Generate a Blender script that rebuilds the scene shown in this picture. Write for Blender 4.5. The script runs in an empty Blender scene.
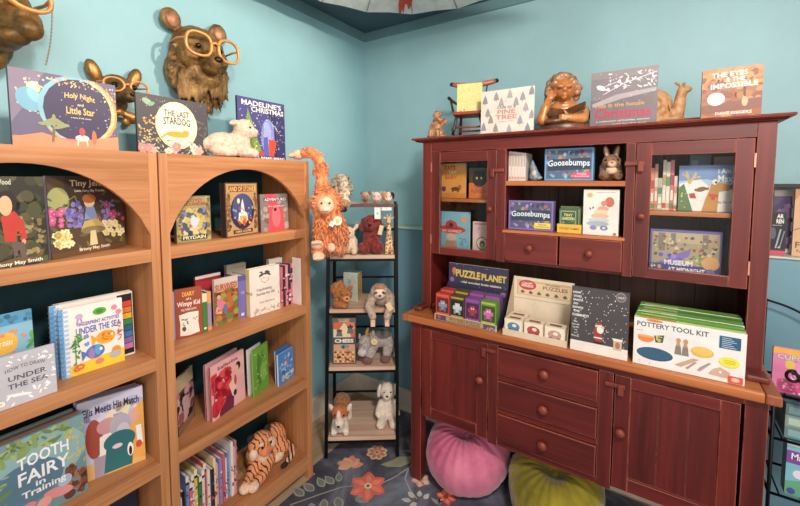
import bpy, math, random
from mathutils import Vector, Matrix, Euler
random.seed(7)
S = bpy.context.scene
COL = S.collection
R = math.radians
PI = math.pi

# ------------------------------------------------------------------ camera
F, CX, CY = 388.7, 400.0, 206.7
PITCH, YAW, EYE = R(3.78), R(33.21), 1.55
CAM = Vector((1.80, -2.28, EYE))
cd = bpy.data.cameras.new('camera')
cd.sensor_width = 36.0
cd.sensor_fit = 'HORIZONTAL'
cd.lens = F / 800 * 36
cd.shift_y = -(253 - CY) / 800
cd.clip_start = 0.02
cam = bpy.data.objects.new('camera', cd)
COL.objects.link(cam)
cam.location = CAM
cam.rotation_euler = (PI / 2 - PITCH, 0, YAW)
S.camera = cam

def ray(x, y):
    a = (x - CX) / F
    b = -(y - CY) / F
    fh = math.cos(PITCH) + b * math.sin(PITCH)
    up = -math.sin(PITCH) + b * math.cos(PITCH)
    fx, fy = -math.sin(YAW), math.cos(YAW)
    return Vector((fy * a + fx * fh, -fx * a + fy * fh, up))

def at(x, y, X=None, Y=None, Z=None):
    """A point of the room seen in direction (x, y), on the plane X=, Y= or Z=."""
    d = ray(x, y)
    i, v = (0, X) if X is not None else (1, Y) if Y is not None else (2, Z)
    return CAM + d * ((v - CAM[i]) / d[i])

# --------------------------------------------------------------- materials
MATS = {}
def lin(c):
    c = c / 255.0
    return c / 12.92 if c <= .04045 else ((c + .055) / 1.055) ** 2.4
def rgb(c):
    if isinstance(c, str):
        c = tuple(int(c[i:i + 2], 16) for i in (0, 2, 4))
    return (lin(c[0]), lin(c[1]), lin(c[2]), 1)

def nodes(name):
    m = bpy.data.materials.new(name)
    m.use_nodes = True
    nt = m.node_tree
    b = nt.nodes['Principled BSDF']
    return m, nt, b

def noise(nt, scale, detail=3, vec=None, rough=.6, dist=0):
    n = nt.nodes.new('ShaderNodeTexNoise')
    n.inputs['Scale'].default_value = scale
    n.inputs['Detail'].default_value = detail
    n.inputs['Roughness'].default_value = rough
    n.inputs['Distortion'].default_value = dist
    if vec is not None:
        nt.links.new(vec, n.inputs['Vector'])
    return n

def objvec(nt, scale=(1, 1, 1), rot=(0, 0, 0)):
    t = nt.nodes.new('ShaderNodeTexCoord')
    mp = nt.nodes.new('ShaderNodeMapping')
    mp.inputs['Scale'].default_value = scale
    mp.inputs['Rotation'].default_value = rot
    nt.links.new(t.outputs['Object'], mp.inputs['Vector'])
    return mp.outputs['Vector']

def ramp(nt, fac, stops):
    r = nt.nodes.new('ShaderNodeValToRGB')
    el = r.color_ramp.elements
    while len(el) < len(stops):
        el.new(.5)
    for e, (p, c) in zip(el, stops):
        e.position = p
        e.color = rgb(c)
    nt.links.new(fac, r.inputs['Fac'])
    return r

def bump(nt, b, h, strength=.3, dist=.002):
    n = nt.nodes.new('ShaderNodeBump')
    n.inputs['Strength'].default_value = strength
    n.inputs['Distance'].default_value = dist
    nt.links.new(h, n.inputs['Height'])
    nt.links.new(n.outputs['Normal'], b.inputs['Normal'])

def dim(c, k):
    if isinstance(c, str):
        c = tuple(int(c[i:i + 2], 16) for i in (0, 2, 4))
    return tuple(max(0, min(255, v * k)) for v in c)

def M(c, rough=.55, metal=0, var=.05, name=None):
    """Plain coloured material with a little tonal variation."""
    key = (c, rough, metal, var)
    if key in MATS:
        return MATS[key]
    m, nt, b = nodes(name or 'paint')
    b.inputs['Roughness'].default_value = rough
    b.inputs['Metallic'].default_value = metal
    if var:
        n = noise(nt, 14, 2, objvec(nt))
        r = ramp(nt, n.outputs['Fac'], [(.3, dim(c, 1 - var)), (.7, dim(c, 1 + var))])
        nt.links.new(r.outputs['Color'], b.inputs['Base Color'])
    else:
        b.inputs['Base Color'].default_value = rgb(c)
    MATS[key] = m
    return m

def P(c):
    return M(c, .45, 0, .03, 'print')

def wood(name, c1, c2, axis, rough=.5, gloss_bump=.15, fine=70, wear_highlight=None):
    key = ('wood', name, axis)
    if key in MATS:
        return MATS[key]
    m, nt, b = nodes(name)
    sc = [fine] * 3
    sc['xyz'.index(axis)] = 2.2
    v = objvec(nt, sc)
    n = noise(nt, 1, 4, v, .62, .25)
    sc2 = [9] * 3
    sc2['xyz'.index(axis)] = .7
    n2 = noise(nt, 1, 2, objvec(nt, sc2), .5, .6)
    mx = nt.nodes.new('ShaderNodeMath'); mx.operation = 'ADD'
    ml = nt.nodes.new('ShaderNodeMath'); ml.operation = 'MULTIPLY'; ml.inputs[1].default_value = .5
    nt.links.new(n.outputs['Fac'], mx.inputs[0]); nt.links.new(n2.outputs['Fac'], mx.inputs[1])
    nt.links.new(mx.outputs[0], ml.inputs[0])
    r = ramp(nt, ml.outputs[0], [(.36, c2), (.62, c1)])
    out = r.outputs['Color']
    if wear_highlight:  # pale edges: worn paint, plus ledge highlights painted into the colour
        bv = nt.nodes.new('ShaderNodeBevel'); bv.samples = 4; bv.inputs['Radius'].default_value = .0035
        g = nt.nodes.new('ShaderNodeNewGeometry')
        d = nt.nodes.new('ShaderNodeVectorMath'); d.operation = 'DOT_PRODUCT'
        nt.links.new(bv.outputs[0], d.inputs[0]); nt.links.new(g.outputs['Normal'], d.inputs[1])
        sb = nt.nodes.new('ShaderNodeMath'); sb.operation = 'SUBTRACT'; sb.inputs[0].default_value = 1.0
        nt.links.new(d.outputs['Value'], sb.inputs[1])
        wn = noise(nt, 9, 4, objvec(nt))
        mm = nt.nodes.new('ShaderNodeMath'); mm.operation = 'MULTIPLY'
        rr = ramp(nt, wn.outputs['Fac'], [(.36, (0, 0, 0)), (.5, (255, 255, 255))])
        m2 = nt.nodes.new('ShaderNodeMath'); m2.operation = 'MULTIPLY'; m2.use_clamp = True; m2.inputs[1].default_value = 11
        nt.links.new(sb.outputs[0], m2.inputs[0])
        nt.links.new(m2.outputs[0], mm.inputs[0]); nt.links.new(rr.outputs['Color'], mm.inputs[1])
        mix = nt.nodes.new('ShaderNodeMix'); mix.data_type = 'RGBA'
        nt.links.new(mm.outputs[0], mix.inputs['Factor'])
        nt.links.new(out, mix.inputs['A']); mix.inputs['B'].default_value = rgb(wear_highlight)
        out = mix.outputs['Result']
    nt.links.new(out, b.inputs['Base Color'])
    b.inputs['Roughness'].default_value = rough
    bump(nt, b, n.outputs['Fac'], gloss_bump, .001)
    MATS[key] = m
    return m

def oak(axis):
    return wood('oak', (204, 142, 94), (166, 106, 62), axis, .55)
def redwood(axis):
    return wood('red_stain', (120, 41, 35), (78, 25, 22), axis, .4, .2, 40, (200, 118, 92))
def honey(axis):
    return wood('honey_wood', (206, 128, 74), (164, 88, 46), axis, .4, .15, 40)
def rackwood(axis):
    return wood('pale_wood', (234, 198, 172), (198, 158, 134), axis, .6, .15, 40)
BLACK_METAL = M((24, 24, 27), .4, .6, .04, 'black_metal')

def glass():
    if 'glass' in MATS:
        return MATS['glass']
    m = bpy.data.materials.new('window_glass'); m.use_nodes = True
    nt = m.node_tree; nt.nodes.clear()
    o = nt.nodes.new('ShaderNodeOutputMaterial'); mx = nt.nodes.new('ShaderNodeMixShader')
    t = nt.nodes.new('ShaderNodeBsdfTransparent'); g = nt.nodes.new('ShaderNodeBsdfGlossy')
    t.inputs['Color'].default_value = (.97, .98, .97, 1)
    g.inputs['Roughness'].default_value = .02
    f = nt.nodes.new('ShaderNodeFresnel'); f.inputs['IOR'].default_value = 1.3
    nt.links.new(f.outputs[0], mx.inputs[0]); nt.links.new(t.outputs[0], mx.inputs[1]); nt.links.new(g.outputs[0], mx.inputs[2])
    nt.links.new(mx.outputs[0], o.inputs['Surface'])
    MATS['glass'] = m
    return m

def bronze(name, dark, light, metal=.75, rough=.4, scale=16, fur=0):
    key = ('bronze', name)
    if key in MATS:
        return MATS[key]
    m, nt, b = nodes(name)
    n = noise(nt, scale, 5, objvec(nt), .65)
    r = ramp(nt, n.outputs['Fac'], [(.35, dark), (.68, light)])
    nt.links.new(r.outputs['Color'], b.inputs['Base Color'])
    b.inputs['Metallic'].default_value = metal
    b.inputs['Roughness'].default_value = rough
    if fur:
        n = noise(nt, 70, 4, objvec(nt, (1, .6, .22)), .7, .8)
    bump(nt, b, n.outputs['Fac'], .9 if fur else .35, .006 if fur else .004)
    MATS[key] = m
    return m

def plush(name, c1, c2, scale=40, stretch=(1, 1, 1)):
    key = ('plush', name)
    if key in MATS:
        return MATS[key]
    m, nt, b = nodes(name)
    n = noise(nt, scale, 4, objvec(nt, stretch), .7)
    r = ramp(nt, n.outputs['Fac'], [(.36, c2), (.6, c1)])
    nt.links.new(r.outputs['Color'], b.inputs['Base Color'])
    b.inputs['Roughness'].default_value = .95
    b.inputs['Sheen Weight'].default_value = .25
    bump(nt, b, n.outputs['Fac'], .6, .004)
    MATS[key] = m
    return m

def striped(name, c1, c2, scale=9, dist=5, axis='X', thr=.55, rot=(0, 0, 0)):
    m, nt, b = nodes(name)
    w = nt.nodes.new('ShaderNodeTexWave')
    w.bands_direction = axis
    w.inputs['Scale'].default_value = scale
    w.inputs['Distortion'].default_value = dist
    w.inputs['Detail'].default_value = 2
    w.inputs['Detail Scale'].default_value = 1.6
    nt.links.new(objvec(nt, rot=rot), w.inputs['Vector'])
    r = ramp(nt, w.outputs['Fac'], [(thr, c1), (thr + .12, c2)])
    nt.links.new(r.outputs['Color'], b.inputs['Base Color'])
    b.inputs['Roughness'].default_value = .9
    return m

def spotted(name, c1, c2, scale=30, thr=.06):
    m, nt, b = nodes(name)
    v = nt.nodes.new('ShaderNodeTexVoronoi')
    v.feature = 'DISTANCE_TO_EDGE'
    v.inputs['Scale'].default_value = scale
    nt.links.new(objvec(nt), v.inputs['Vector'])
    r = ramp(nt, v.outputs['Distance'], [(thr, c1), (thr + .05, c2)])
    nt.links.new(r.outputs['Color'], b.inputs['Base Color'])
    b.inputs['Roughness'].default_value = .9
    return m

# ------------------------------------------------------------ mesh builder
class MB:
    def __init__(s):
        s.v = []; s.f = []; s.mi = []; s.sm = []; s.mats = []
    def add(s, vs, fs, m, smooth=False, T=None):
        if m not in s.mats:
            s.mats.append(m)
        k = s.mats.index(m); o = len(s.v)
        for p in vs:
            p = Vector(p)
            s.v.append(T @ p if T is not None else p)
        for f in fs:
            s.f.append([i + o for i in f]); s.mi.append(k); s.sm.append(smooth)
        return s
    def box(s, a, b, m, T=None):
        x0, y0, z0 = a; x1, y1, z1 = b
        vs = [(x0, y0, z0), (x1, y0, z0), (x1, y1, z0), (x0, y1, z0), (x0, y0, z1), (x1, y0, z1), (x1, y1, z1), (x0, y1, z1)]
        return s.add(vs, [(0, 3, 2, 1), (4, 5, 6, 7), (0, 1, 5, 4), (1, 2, 6, 5), (2, 3, 7, 6), (3, 0, 4, 7)], m, False, T)
    def prism(s, poly, axis, h0, h1, m, T=None):
        """poly: counter-clockwise 2D outline; extruded along axis from h0 to h1."""
        n = len(poly)
        def put(p, h):
            return {'x': (h, p[0], p[1]), 'y': (p[0], h, p[1]), 'z': (p[0], p[1], h)}[axis]
        vs = [put(p, h0) for p in poly] + [put(p, h1) for p in poly]
        fs = [list(range(n))[::-1], list(range(n, 2 * n))]
        fs += [(i, (i + 1) % n, (i + 1) % n + n, i + n) for i in range(n)]
        if axis == 'y':
            fs = [list(f)[::-1] for f in fs]
        return s.add(vs, fs, m, False, T)
    def ell(s, c, r, m, rot=None, nu=16, nv=10, T=None):
        if not hasattr(r, '__len__'):
            r = (r, r, r)
        vs = []; fs = []
        for j in range(1, nv):
            t = PI * j / nv
            for i in range(nu):
                a = 2 * PI * i / nu
                vs.append(Vector((r[0] * math.sin(t) * math.cos(a), r[1] * math.sin(t) * math.sin(a), r[2] * math.cos(t))))
        vs.append(Vector((0, 0, r[2]))); vs.append(Vector((0, 0, -r[2])))
        for j in range(nv - 2):
            for i in range(nu):
                k = (i + 1) % nu
                fs.append((j * nu + i, (j + 1) * nu + i, (j + 1) * nu + k, j * nu + k))
        t, b = len(vs) - 2, len(vs) - 1
        for i in range(nu):
            k = (i + 1) % nu
            fs.append((t, i, k)); fs.append((b, (nv - 2) * nu + k, (nv - 2) * nu + i))
        E = Euler(rot).to_matrix() if rot else None
        c = Vector(c)
        vs = [(E @ v if E else v) + c for v in vs]
        return s.add(vs, fs, m, True, T)
    def tube(s, pts, r, m, n=8, closed=False, T=None, smooth=True, flat=None):
        pts = [Vector(p) for p in pts]
        N = len(pts)
        rs = r if hasattr(r, '__len__') else [r] * N
        vs = []; fs = []
        prev = None
        for i, p in enumerate(pts):
            if closed:
                d = pts[(i + 1) % N] - pts[i - 1]
            else:
                d = pts[min(i + 1, N - 1)] - pts[max(i - 1, 0)]
            d.normalize()
            if prev is None:
                u = Vector((0, 0, 1)) if abs(d.z) < .9 else Vector((1, 0, 0))
                u = (u - d * u.dot(d)).normalized()
            else:
                u = prev - d * prev.dot(d)
                u = u.normalized() if u.length > 1e-6 else d.orthogonal().normalized()
            prev = u
            w = d.cross(u)
            for k in range(n):
                a = 2 * PI * k / n
                vs.append(p + (u * math.cos(a) + w * math.sin(a) * (flat or 1)) * rs[i])
        for i in range(N if closed else N - 1):
            j = (i + 1) % N
            for k in range(n):
                l = (k + 1) % n
                fs.append((i * n + k, i * n + l, j * n + l, j * n + k))
        if not closed:
            fs.append(list(range(n))[::-1]); fs.append(list(range((N - 1) * n, N * n)))
        return s.add(vs, fs, m, smooth, T)
    def lathe(s, prof, m, n=20, T=None):
        vs = []; fs = []
        for (r, z) in prof:
            for k in range(n):
                a = 2 * PI * k / n
                vs.append((r * math.cos(a), r * math.sin(a), z))
        L = len(prof)
        for i in range(L - 1):
            for k in range(n):
                l = (k + 1) % n
                fs.append((i * n + k, i * n + l, (i + 1) * n + l, (i + 1) * n + k))
        fs.append(list(range(n))[::-1]); fs.append(list(range((L - 1) * n, L * n)))
        return s.add(vs, fs, m, True, T)
    def build(s, name, parent=None, bevel=0, loc=None, rotz=0, seg=2):
        me = bpy.data.meshes.new(name)
        me.from_pydata([tuple(v) for v in s.v], [], s.f)
        for m in s.mats:
            me.materials.append(m)
        me.polygons.foreach_set('material_index', s.mi)
        me.polygons.foreach_set('use_smooth', s.sm)
        me.update()
        o = bpy.data.objects.new(name, me)
        COL.objects.link(o)
        if parent is not None:
            o.parent = parent
        if loc is not None:
            o.location = loc; o.rotation_euler = (0, 0, rotz)
        if bevel:
            b = o.modifiers.new('bevel', 'BEVEL')
            b.width = bevel; b.segments = seg; b.limit_method = 'ANGLE'; b.angle_limit = R(40)
            b.use_clamp_overlap = True
        return o

def tag(o, label, cat, group=None, kind=None):
    if label: o['label'] = label
    if cat: o['category'] = cat
    if group: o['group'] = group
    if kind: o['kind'] = kind
    return o

def thing(name, label, cat, loc=(0, 0, 0), rotz=0, group=None, scale=1):
    o = bpy.data.objects.new(name, None)
    o.empty_display_size = .05
    COL.objects.link(o)
    o.location = loc; o.rotation_euler = (0, 0, rotz)
    o.scale = (scale,) * 3
    return tag(o, label, cat, group)

def dup(o, parent=None):
    """A copy of a thing with copies of its parts and their sub-parts."""
    c = o.copy(); COL.objects.link(c)
    if parent is not None:
        c.parent = parent
    for ch in list(o.children):
        dup(ch, c)
    return c

# soft toys and sculptures: overlapping lumps fused into one skin
class Blob:
    def __init__(s):
        s.mb = MB(); s.m = None
    def s_(s, c, r, rot=None):
        s.mb.ell(c, r, DUM, rot, 14, 10); return s
    def limb(s, pts, rs, n=5):
        for (p, q), (a, b) in zip(zip(pts, pts[1:]), zip(rs, rs[1:])):
            p = Vector(p); q = Vector(q)
            for i in range(n + 1):
                t = i / n
                s.mb.ell(p.lerp(q, t), a + (b - a) * t, DUM, None, 10, 8)
        return s
    def cone(s, p, d, r, n=6):
        s.mb.tube([p, Vector(p) + Vector(d) * .6, Vector(p) + Vector(d)], [r, r * .6, r * .08], DUM, n); return s
    def build(s, name, mat, parent, voxel=.006, smooth=6, fuzz=0, fscale=.02):
        o = s.mb.build(name, parent)
        o.data.materials.clear(); o.data.materials.append(mat)
        o.data.polygons.foreach_set('material_index', [0] * len(o.data.polygons))
        r = o.modifiers.new('fuse', 'REMESH'); r.mode = 'VOXEL'; r.voxel_size = voxel; r.use_smooth_shade = True
        if smooth:
            k = o.modifiers.new('soften', 'SMOOTH'); k.factor = .5; k.iterations = smooth
        if fuzz:
            d = o.modifiers.new('pile', 'DISPLACE')
            key = ('tex', fscale)
            if key not in MATS:
                t = bpy.data.textures.new('pile', 'CLOUDS'); t.noise_scale = fscale; t.noise_depth = 3
                MATS[key] = t
            d.texture = MATS[key]; d.strength = fuzz; d.mid_level = .5
        return o
DUM = M((128, 128, 128))

def tufts(mb, centre, rad, n, length, m, droop=.6, w=.006, seed=1, keep=None, rot=None):
    """Locks of long pile growing out of an ellipsoid."""
    rn = random.Random(seed)
    E = Euler(rot).to_matrix() if rot else Matrix.Identity(3)
    for _ in range(n):
        z = rn.uniform(-1, 1); a = rn.uniform(0, 2 * PI); q = math.sqrt(1 - z * z)
        u = Vector((q * math.cos(a), q * math.sin(a), z))
        p = E @ Vector((u.x * rad[0], u.y * rad[1], u.z * rad[2])) * .94 + Vector(centre)
        if keep and not keep(p):
            continue
        nn = E @ Vector((u.x / rad[0], u.y / rad[1], u.z / rad[2])).normalized()
        L = length * rn.uniform(.6, 1.2)
        jit = Vector((rn.uniform(-.3, .3), rn.uniform(-.3, .3), rn.uniform(-.2, .2)))
        d1 = (nn * .8 + jit + Vector((0, 0, -droop * .5))).normalized()
        d2 = (nn * .3 + jit + Vector((0, 0, -droop * 1.5))).normalized()
        p1 = p + d1 * L * .45; p2 = p1 + d2 * L * .55
        s = d1.orthogonal().normalized(); t = d1.cross(s)
        ww = w * rn.uniform(.7, 1.3)
        vs = [p + s * ww, p - s * ww * .5 + t * ww * .85, p - s * ww * .5 - t * ww * .85,
              p1 + s * ww * .8, p1 - s * ww * .4 + t * ww * .68, p1 - s * ww * .4 - t * ww * .68, p2]
        mb.add(vs, [(0, 1, 4, 3), (1, 2, 5, 4), (2, 0, 3, 5), (3, 4, 6), (4, 5, 6), (5, 3, 6)], m, True)

# --------------------------------------------------------------- printing
TXT = {}
def glyphs(s, bold=.02):
    key = (s, bold)
    if key in TXT:
        return TXT[key]
    cu = bpy.data.curves.new('lettering', 'FONT')
    cu.body = s; cu.resolution_u = 2; cu.offset = bold; cu.fill_mode = 'FRONT'
    ob = bpy.data.objects.new('lettering', cu)
    me = ob.to_mesh()
    vs = [(v.co.x, v.co.y) for v in me.vertices]
    fs = [list(p.vertices) for p in me.polygons]
    ob.to_mesh_clear()
    bpy.data.objects.remove(ob); bpy.data.curves.remove(cu)
    x0 = min(v[0] for v in vs); x1 = max(v[0] for v in vs); y0 = min(v[1] for v in vs); y1 = max(v[1] for v in vs)
    vs = [((x - x0) / (x1 - x0) - .5, (y - y0) / (y1 - y0) - .5) for x, y in vs]
    TXT[key] = (vs, fs, (x1 - x0) / (y1 - y0))
    return TXT[key]

def clip(poly):
    for ax, lim, sg in ((0, 0, 1), (0, 1, -1), (1, 0, 1), (1, 1, -1)):
        out = []
        for i in range(len(poly)):
            a, b = poly[i - 1], poly[i]
            ia = (a[ax] - lim) * sg >= 0; ib = (b[ax] - lim) * sg >= 0
            if ia != ib:
                t = (lim - a[ax]) / (b[ax] - a[ax])
                out.append(tuple(a[k] + t * (b[k] - a[k]) for k in (0, 1)))
            if ib:
                out.append(b)
        poly = out
        if len(poly) < 3:
            return []
    return poly

def art(mb, items, W, H, T=None, y0=0.0):
    """Print items (u right, v down, both 0..1) on the face y=y0 of size W x H, facing -y."""
    lay = [0]
    step = .00007
    def put(poly, c, y):
        poly = clip(poly)
        if not poly:
            return
        ar = sum(poly[i - 1][0] * poly[i][1] - poly[i][0] * poly[i - 1][1] for i in range(len(poly)))
        if ar > 0:
            poly = poly[::-1]
        mb.add([(u * W, y, (1 - v) * H) for u, v in poly], [list(range(len(poly)))], P(c), False, T)
    def disc(u, v, ru, rv, rot=0, n=20):
        o = []
        for i in range(n):
            a = 2 * PI * i / n
            x = ru * W * math.cos(a); z = rv * H * math.sin(a)
            o.append((u + (x * math.cos(rot) - z * math.sin(rot)) / W, v + (x * math.sin(rot) + z * math.cos(rot)) / H))
        return o
    def stroke(pts, w, c, y):
        for (a, b) in zip(pts, pts[1:]):
            dx = (b[0] - a[0]) * W; dz = (b[1] - a[1]) * H
            l = math.hypot(dx, dz) or 1
            nx = -dz / l * w / 2 / W * H; nz = dx / l * w / 2
            put([(a[0] + nx, a[1] + nz), (b[0] + nx, b[1] + nz), (b[0] - nx, b[1] - nz), (a[0] - nx, a[1] - nz)], c, y)
    for it in items:
        k = it[0]; lay[0] += 1; y = y0 - step * lay[0]
        if k == 'r':
            _, c, a, b, d, e = it
            put([(a, b), (d, b), (d, e), (a, e)], c, y)
        elif k == 'e':
            _, c, u, v, ru, rv = it[:6]
            put(disc(u, v, ru, rv, it[6] if len(it) > 6 else 0), c, y)
        elif k == 'p':
            put([tuple(q) for q in it[2]], it[1], y)
        elif k == 'l':
            stroke(it[2], it[3], it[1], y)
        elif k == 't':
            _, c, s, u, v, w, h = it[:7]
            op = it[7] if len(it) > 7 else {}
            vs, fs, asp = glyphs(s, op.get('b', .02))
            if w is None:
                w = h * H * asp / W
            rot = op.get('rot', 0); sh = op.get('sh', 0); arc = op.get('arc', 0)
            out = []
            for x, z in vs:
                X = (x * w) * W + sh * z * h * H; Z = z * h * H + arc * H * (1 - 4 * x * x)
                X, Z = X * math.cos(rot) - Z * math.sin(rot), X * math.sin(rot) + Z * math.cos(rot)
                out.append((u * W + X, y, (1 - v) * H + Z))
            if fs:
                mb.add(out, fs, P(c), False, T)
        elif k == 's':
            _, cs, n, seed, a, b, d, e, r0, r1 = it[:10]
            sh = it[10] if len(it) > 10 else 'e'
            rn = random.Random(seed)
            for q in range(n):
                u = rn.uniform(a, d); v = rn.uniform(b, e); r = rn.uniform(r0, r1); c = rn.choice(cs)
                yy = y - step * .35 * (q % 8) / 8 - (step if q % 2 else 0)
                if sh == 'e':
                    put(disc(u, v, r * H / W, r * rn.uniform(.6, 1), rn.uniform(0, 3), 9), c, yy)
                elif sh == 'd':
                    put(disc(u, v, r * H / W, r, 0, 7), c, yy)
                elif sh == 'l':
                    put(disc(u, v, r * H / W, r * .38, rn.uniform(-1.4, 1.4), 8), c, yy)
                elif sh == 'f':
                    for p in range(5):
                        an = 2 * PI * p / 5 + q
                        put(disc(u + math.cos(an) * r * .6 * H / W, v + math.sin(an) * r * .6, r * .45 * H / W, r * .45, 0, 7), c, yy)
                    put(disc(u, v, r * .3 * H / W, r * .3, 0, 6), (236, 190, 80), yy - step * .5)
            lay[0] += 1

def frame(p0, p1, lean=0):
    """Axes at p0: x towards p1, z up (leaning back by lean), y away from the viewer."""
    x = (Vector(p1) - Vector(p0)); x.z = 0; x.normalize()
    back = Vector((0, 0, 1)).cross(x)
    z = (Vector((0, 0, 1)) * math.cos(lean) + back * math.sin(lean)).normalized()
    y = z.cross(x)
    m = Matrix((x, y, z)).transposed().to_4x4()
    m.translation = Vector(p0)
    return m

LEAN = .13
def span(pl, pr, pt, z, X=None, Y=None, dx=(0, 0), lean=0):
    """Foot of a standing thing on the shelf z from its left and right edge and a top point."""
    lean *= LEAN
    if X is not None:
        p0 = at(*pl, X=X + dx[0]); p1 = at(*pr, X=X + dx[1])
    else:
        p0 = at(*pl, Y=Y + dx[0]); p1 = at(*pr, Y=Y + dx[1])
    p0.z = p1.z = z
    if X is not None and z < 1.6:          # stay clear of the bookcase sides
        if p1.y > -.942: p1.y = -.942
        if pr[0] < 160 and p1.y > -1.656: p1.y = -1.656
        if pl[0] > 170 and p0.y < -1.568:
            p1.y += -1.568 - p0.y; p0.y = -1.568
    fr = frame(p0, p1, lean)
    n = fr.col[1].to_3d(); d = ray(*pt)
    q = CAM + d * ((p0 - CAM).dot(n) / d.dot(n))
    h = (q - p0).dot(fr.col[2].to_3d())
    return p0, p1, h, fr

PAGE = M((236, 226, 208), .8, 0, .04, 'paper')
def book(name, label, cat, sp, thick, c, items, group=None, lean=0, spine=None, back=None, pages=True, hard=.0022, tipz=None, sitems=None):
    """A standing book or boxed game; sp is the tuple from span()."""
    p0, p1, h, fr = sp
    lean *= LEAN
    W = (Vector(p1) - Vector(p0)).length
    root = thing(name, label, cat, group=group)
    lift = thick * math.sin(lean) if lean > 0 else 0
    m = fr.copy(); m.translation = Vector(p0) + Vector((0, 0, lift + .0005))
    root.matrix_world = m
    b = MB()
    cm = P(c); sm = P(spine or dim(c, .8)); bm = P(back or c)
    if pages:
        b.box((0, 0, 0), (W, hard, h), cm)
        b.box((0, thick - hard, 0), (W, thick, h), bm)
        b.box((0, hard, 0), (hard, thick - hard, h), sm)
        art(b, items, W, h)
        if sitems:
            art(b, sitems, thick, h, Matrix(((0, 1, 0, 0), (-1, 0, 0, thick), (0, 0, 1, 0), (0, 0, 0, 1))))
        b.build('cover', root)
        g = MB()
        i = .003
        g.box((hard, hard, i), (W - i, thick - hard, h - i), PAGE)
        g.build('page_block', root)
    else:
        b.box((0, 0, 0), (W, thick, h), cm)
        art(b, items, W, h)
        b.build('carton', root)
        if sitems:
            sitems(root, W, thick, h)
    return root
# ================================================================ the room
def paint(name, c, var, rough=.55, b=.12):
    m, nt, bs = nodes(name)
    n = noise(nt, 1.3, 5, objvec(nt), .6)
    r = ramp(nt, n.outputs['Fac'], [(.3, dim(c, 1 - var)), (.7, dim(c, 1 + var))])
    nt.links.new(r.outputs['Color'], bs.inputs['Base Color'])
    bs.inputs['Roughness'].default_value = rough
    n2 = noise(nt, 90, 4, objvec(nt), .7)
    bump(nt, bs, n2.outputs['Fac'], b, .003)
    return m
WALL = paint('aqua_wall_paint', (154, 200, 209), .045, .5, .35)
WALLR = paint('aqua_wall_paint', (157, 196, 202), .05, .5, .3)
WALLR_SHADE = paint('aqua_wall_paint', (120, 162, 178), .06, .45)  # same aqua paint, darkened for the shade below the ledge
def struct(name, mb, bevel=0):
    return tag(mb.build(name, None, bevel), None, None, None, 'structure')

struct('wall_left', MB().box((-.12, -4.2, 0), (0, .12, 2.70), WALL))
struct('wall_right', MB().box((0, 0, 0), (4.2, .12, 2.70), WALLR).box((0, -.13, 0), (4.2, 0, 1.237), WALLR_SHADE))
struct('trim_1', MB().box((0, -.142, 1.237), (4.2, -.004, 1.2455), M((214, 216, 198), .5, 0, .03)), .002)
struct('niche_shade', MB().box((2.02, -.11, 1.522), (4.2, 0, 1.538), wood('shade_brown', (58, 40, 34), (40, 28, 24), 'x')), .002)  # dark strip standing in for the shade at the niche top
BASE = M((226, 214, 198), .5, 0, .03)
struct('baseboard_left', MB().box((0, -4.2, 0), (.016, -.146, .15), BASE), .003)
struct('baseboard_right', MB().box((.0, -.146, 0), (4.2, -.13, .15), BASE), .003)
struct('ceiling', MB().box((-.12, -4.2, 2.612), (4.2, .12, 2.72), paint('slate_ceiling_paint', (72, 92, 104), .08, .7)))
CROWN = paint('grey_teal_trim', (112, 148, 156), .07, .6)
struct('trim_3', MB().box((.0, -4.2, 2.553), (.012, -.0, 2.612), CROWN))
struct('trim_4', MB().box((.0, -.012, 2.553), (4.2, .0, 2.612), CROWN))
fl = MB()
fl.box((-.12, -4.2, -.05), (4.2, .12, 0), wood('floor_boards', (200, 172, 140), (160, 130, 100), 'y', .5, .15, 30))
struct('floor', fl)

# ------------------------------------------------------------------- rug
def rug_material():
    m, nt, b = nodes('slate_rug_pile')
    n = noise(nt, 3.2, 5, objvec(nt), .62, .8)
    n2 = noise(nt, 900, 2, objvec(nt))
    r = ramp(nt, n.outputs['Fac'], [(.34, (52, 52, 64)), (.5, (88, 88, 102)), (.66, (132, 136, 150))])
    nt.links.new(r.outputs['Color'], b.inputs['Base Color'])
    b.inputs['Roughness'].default_value = 1
    bump(nt, b, n2.outputs['Fac'], .4, .003)
    return m
rg = MB()
outl = [(.30, -.882), (.352, -.882), (.352, -3.2), (2.7, -3.2), (2.7, -.16), (.30, -.16)]
rg.prism(outl, 'z', .0005, .004, rug_material())
def fpoly(pts, c, z=.0044):
    a = sum(pts[i - 1][0] * pts[i][1] - pts[i][0] * pts[i - 1][1] for i in range(len(pts)))
    if a < 0: pts = pts[::-1]
    rg.add([(x, y, z) for x, y in pts], [list(range(len(pts)))], M(c, 1, 0, .08, 'rug_yarn'))
def petal(cx, cy, a, r0, r1, w, c, z=.0044, tip=1):
    pts = []
    for t in range(11):
        q = t / 10
        ww = w * math.sin(PI * q ** .8) ** tip
        pts.append((r0 + (r1 - r0) * q, ww))
    full = pts + [(x, -y) for x, y in pts[-2:0:-1]]
    ca, sa = math.cos(a), math.sin(a)
    fpoly([(cx + x * ca - y * sa, cy + x * sa + y * ca) for x, y in full], c, z)
def rdisc(cx, cy, r, c, z=.0052, n=14):
    fpoly([(cx + r * math.cos(2 * PI * i / n), cy + r * math.sin(2 * PI * i / n)) for i in range(n)], c, z)
def rstem(pts, c, w=.0035, z=.0041):
    for a, b in zip(pts, pts[1:]):
        dx, dy = b[0] - a[0], b[1] - a[1]; l = math.hypot(dx, dy); nx, ny = -dy / l * w, dx / l * w
        fpoly([(a[0] + nx, a[1] + ny), (b[0] + nx, b[1] + ny), (b[0] - nx, b[1] - ny), (a[0] - nx, a[1] - ny)], c, z)
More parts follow.
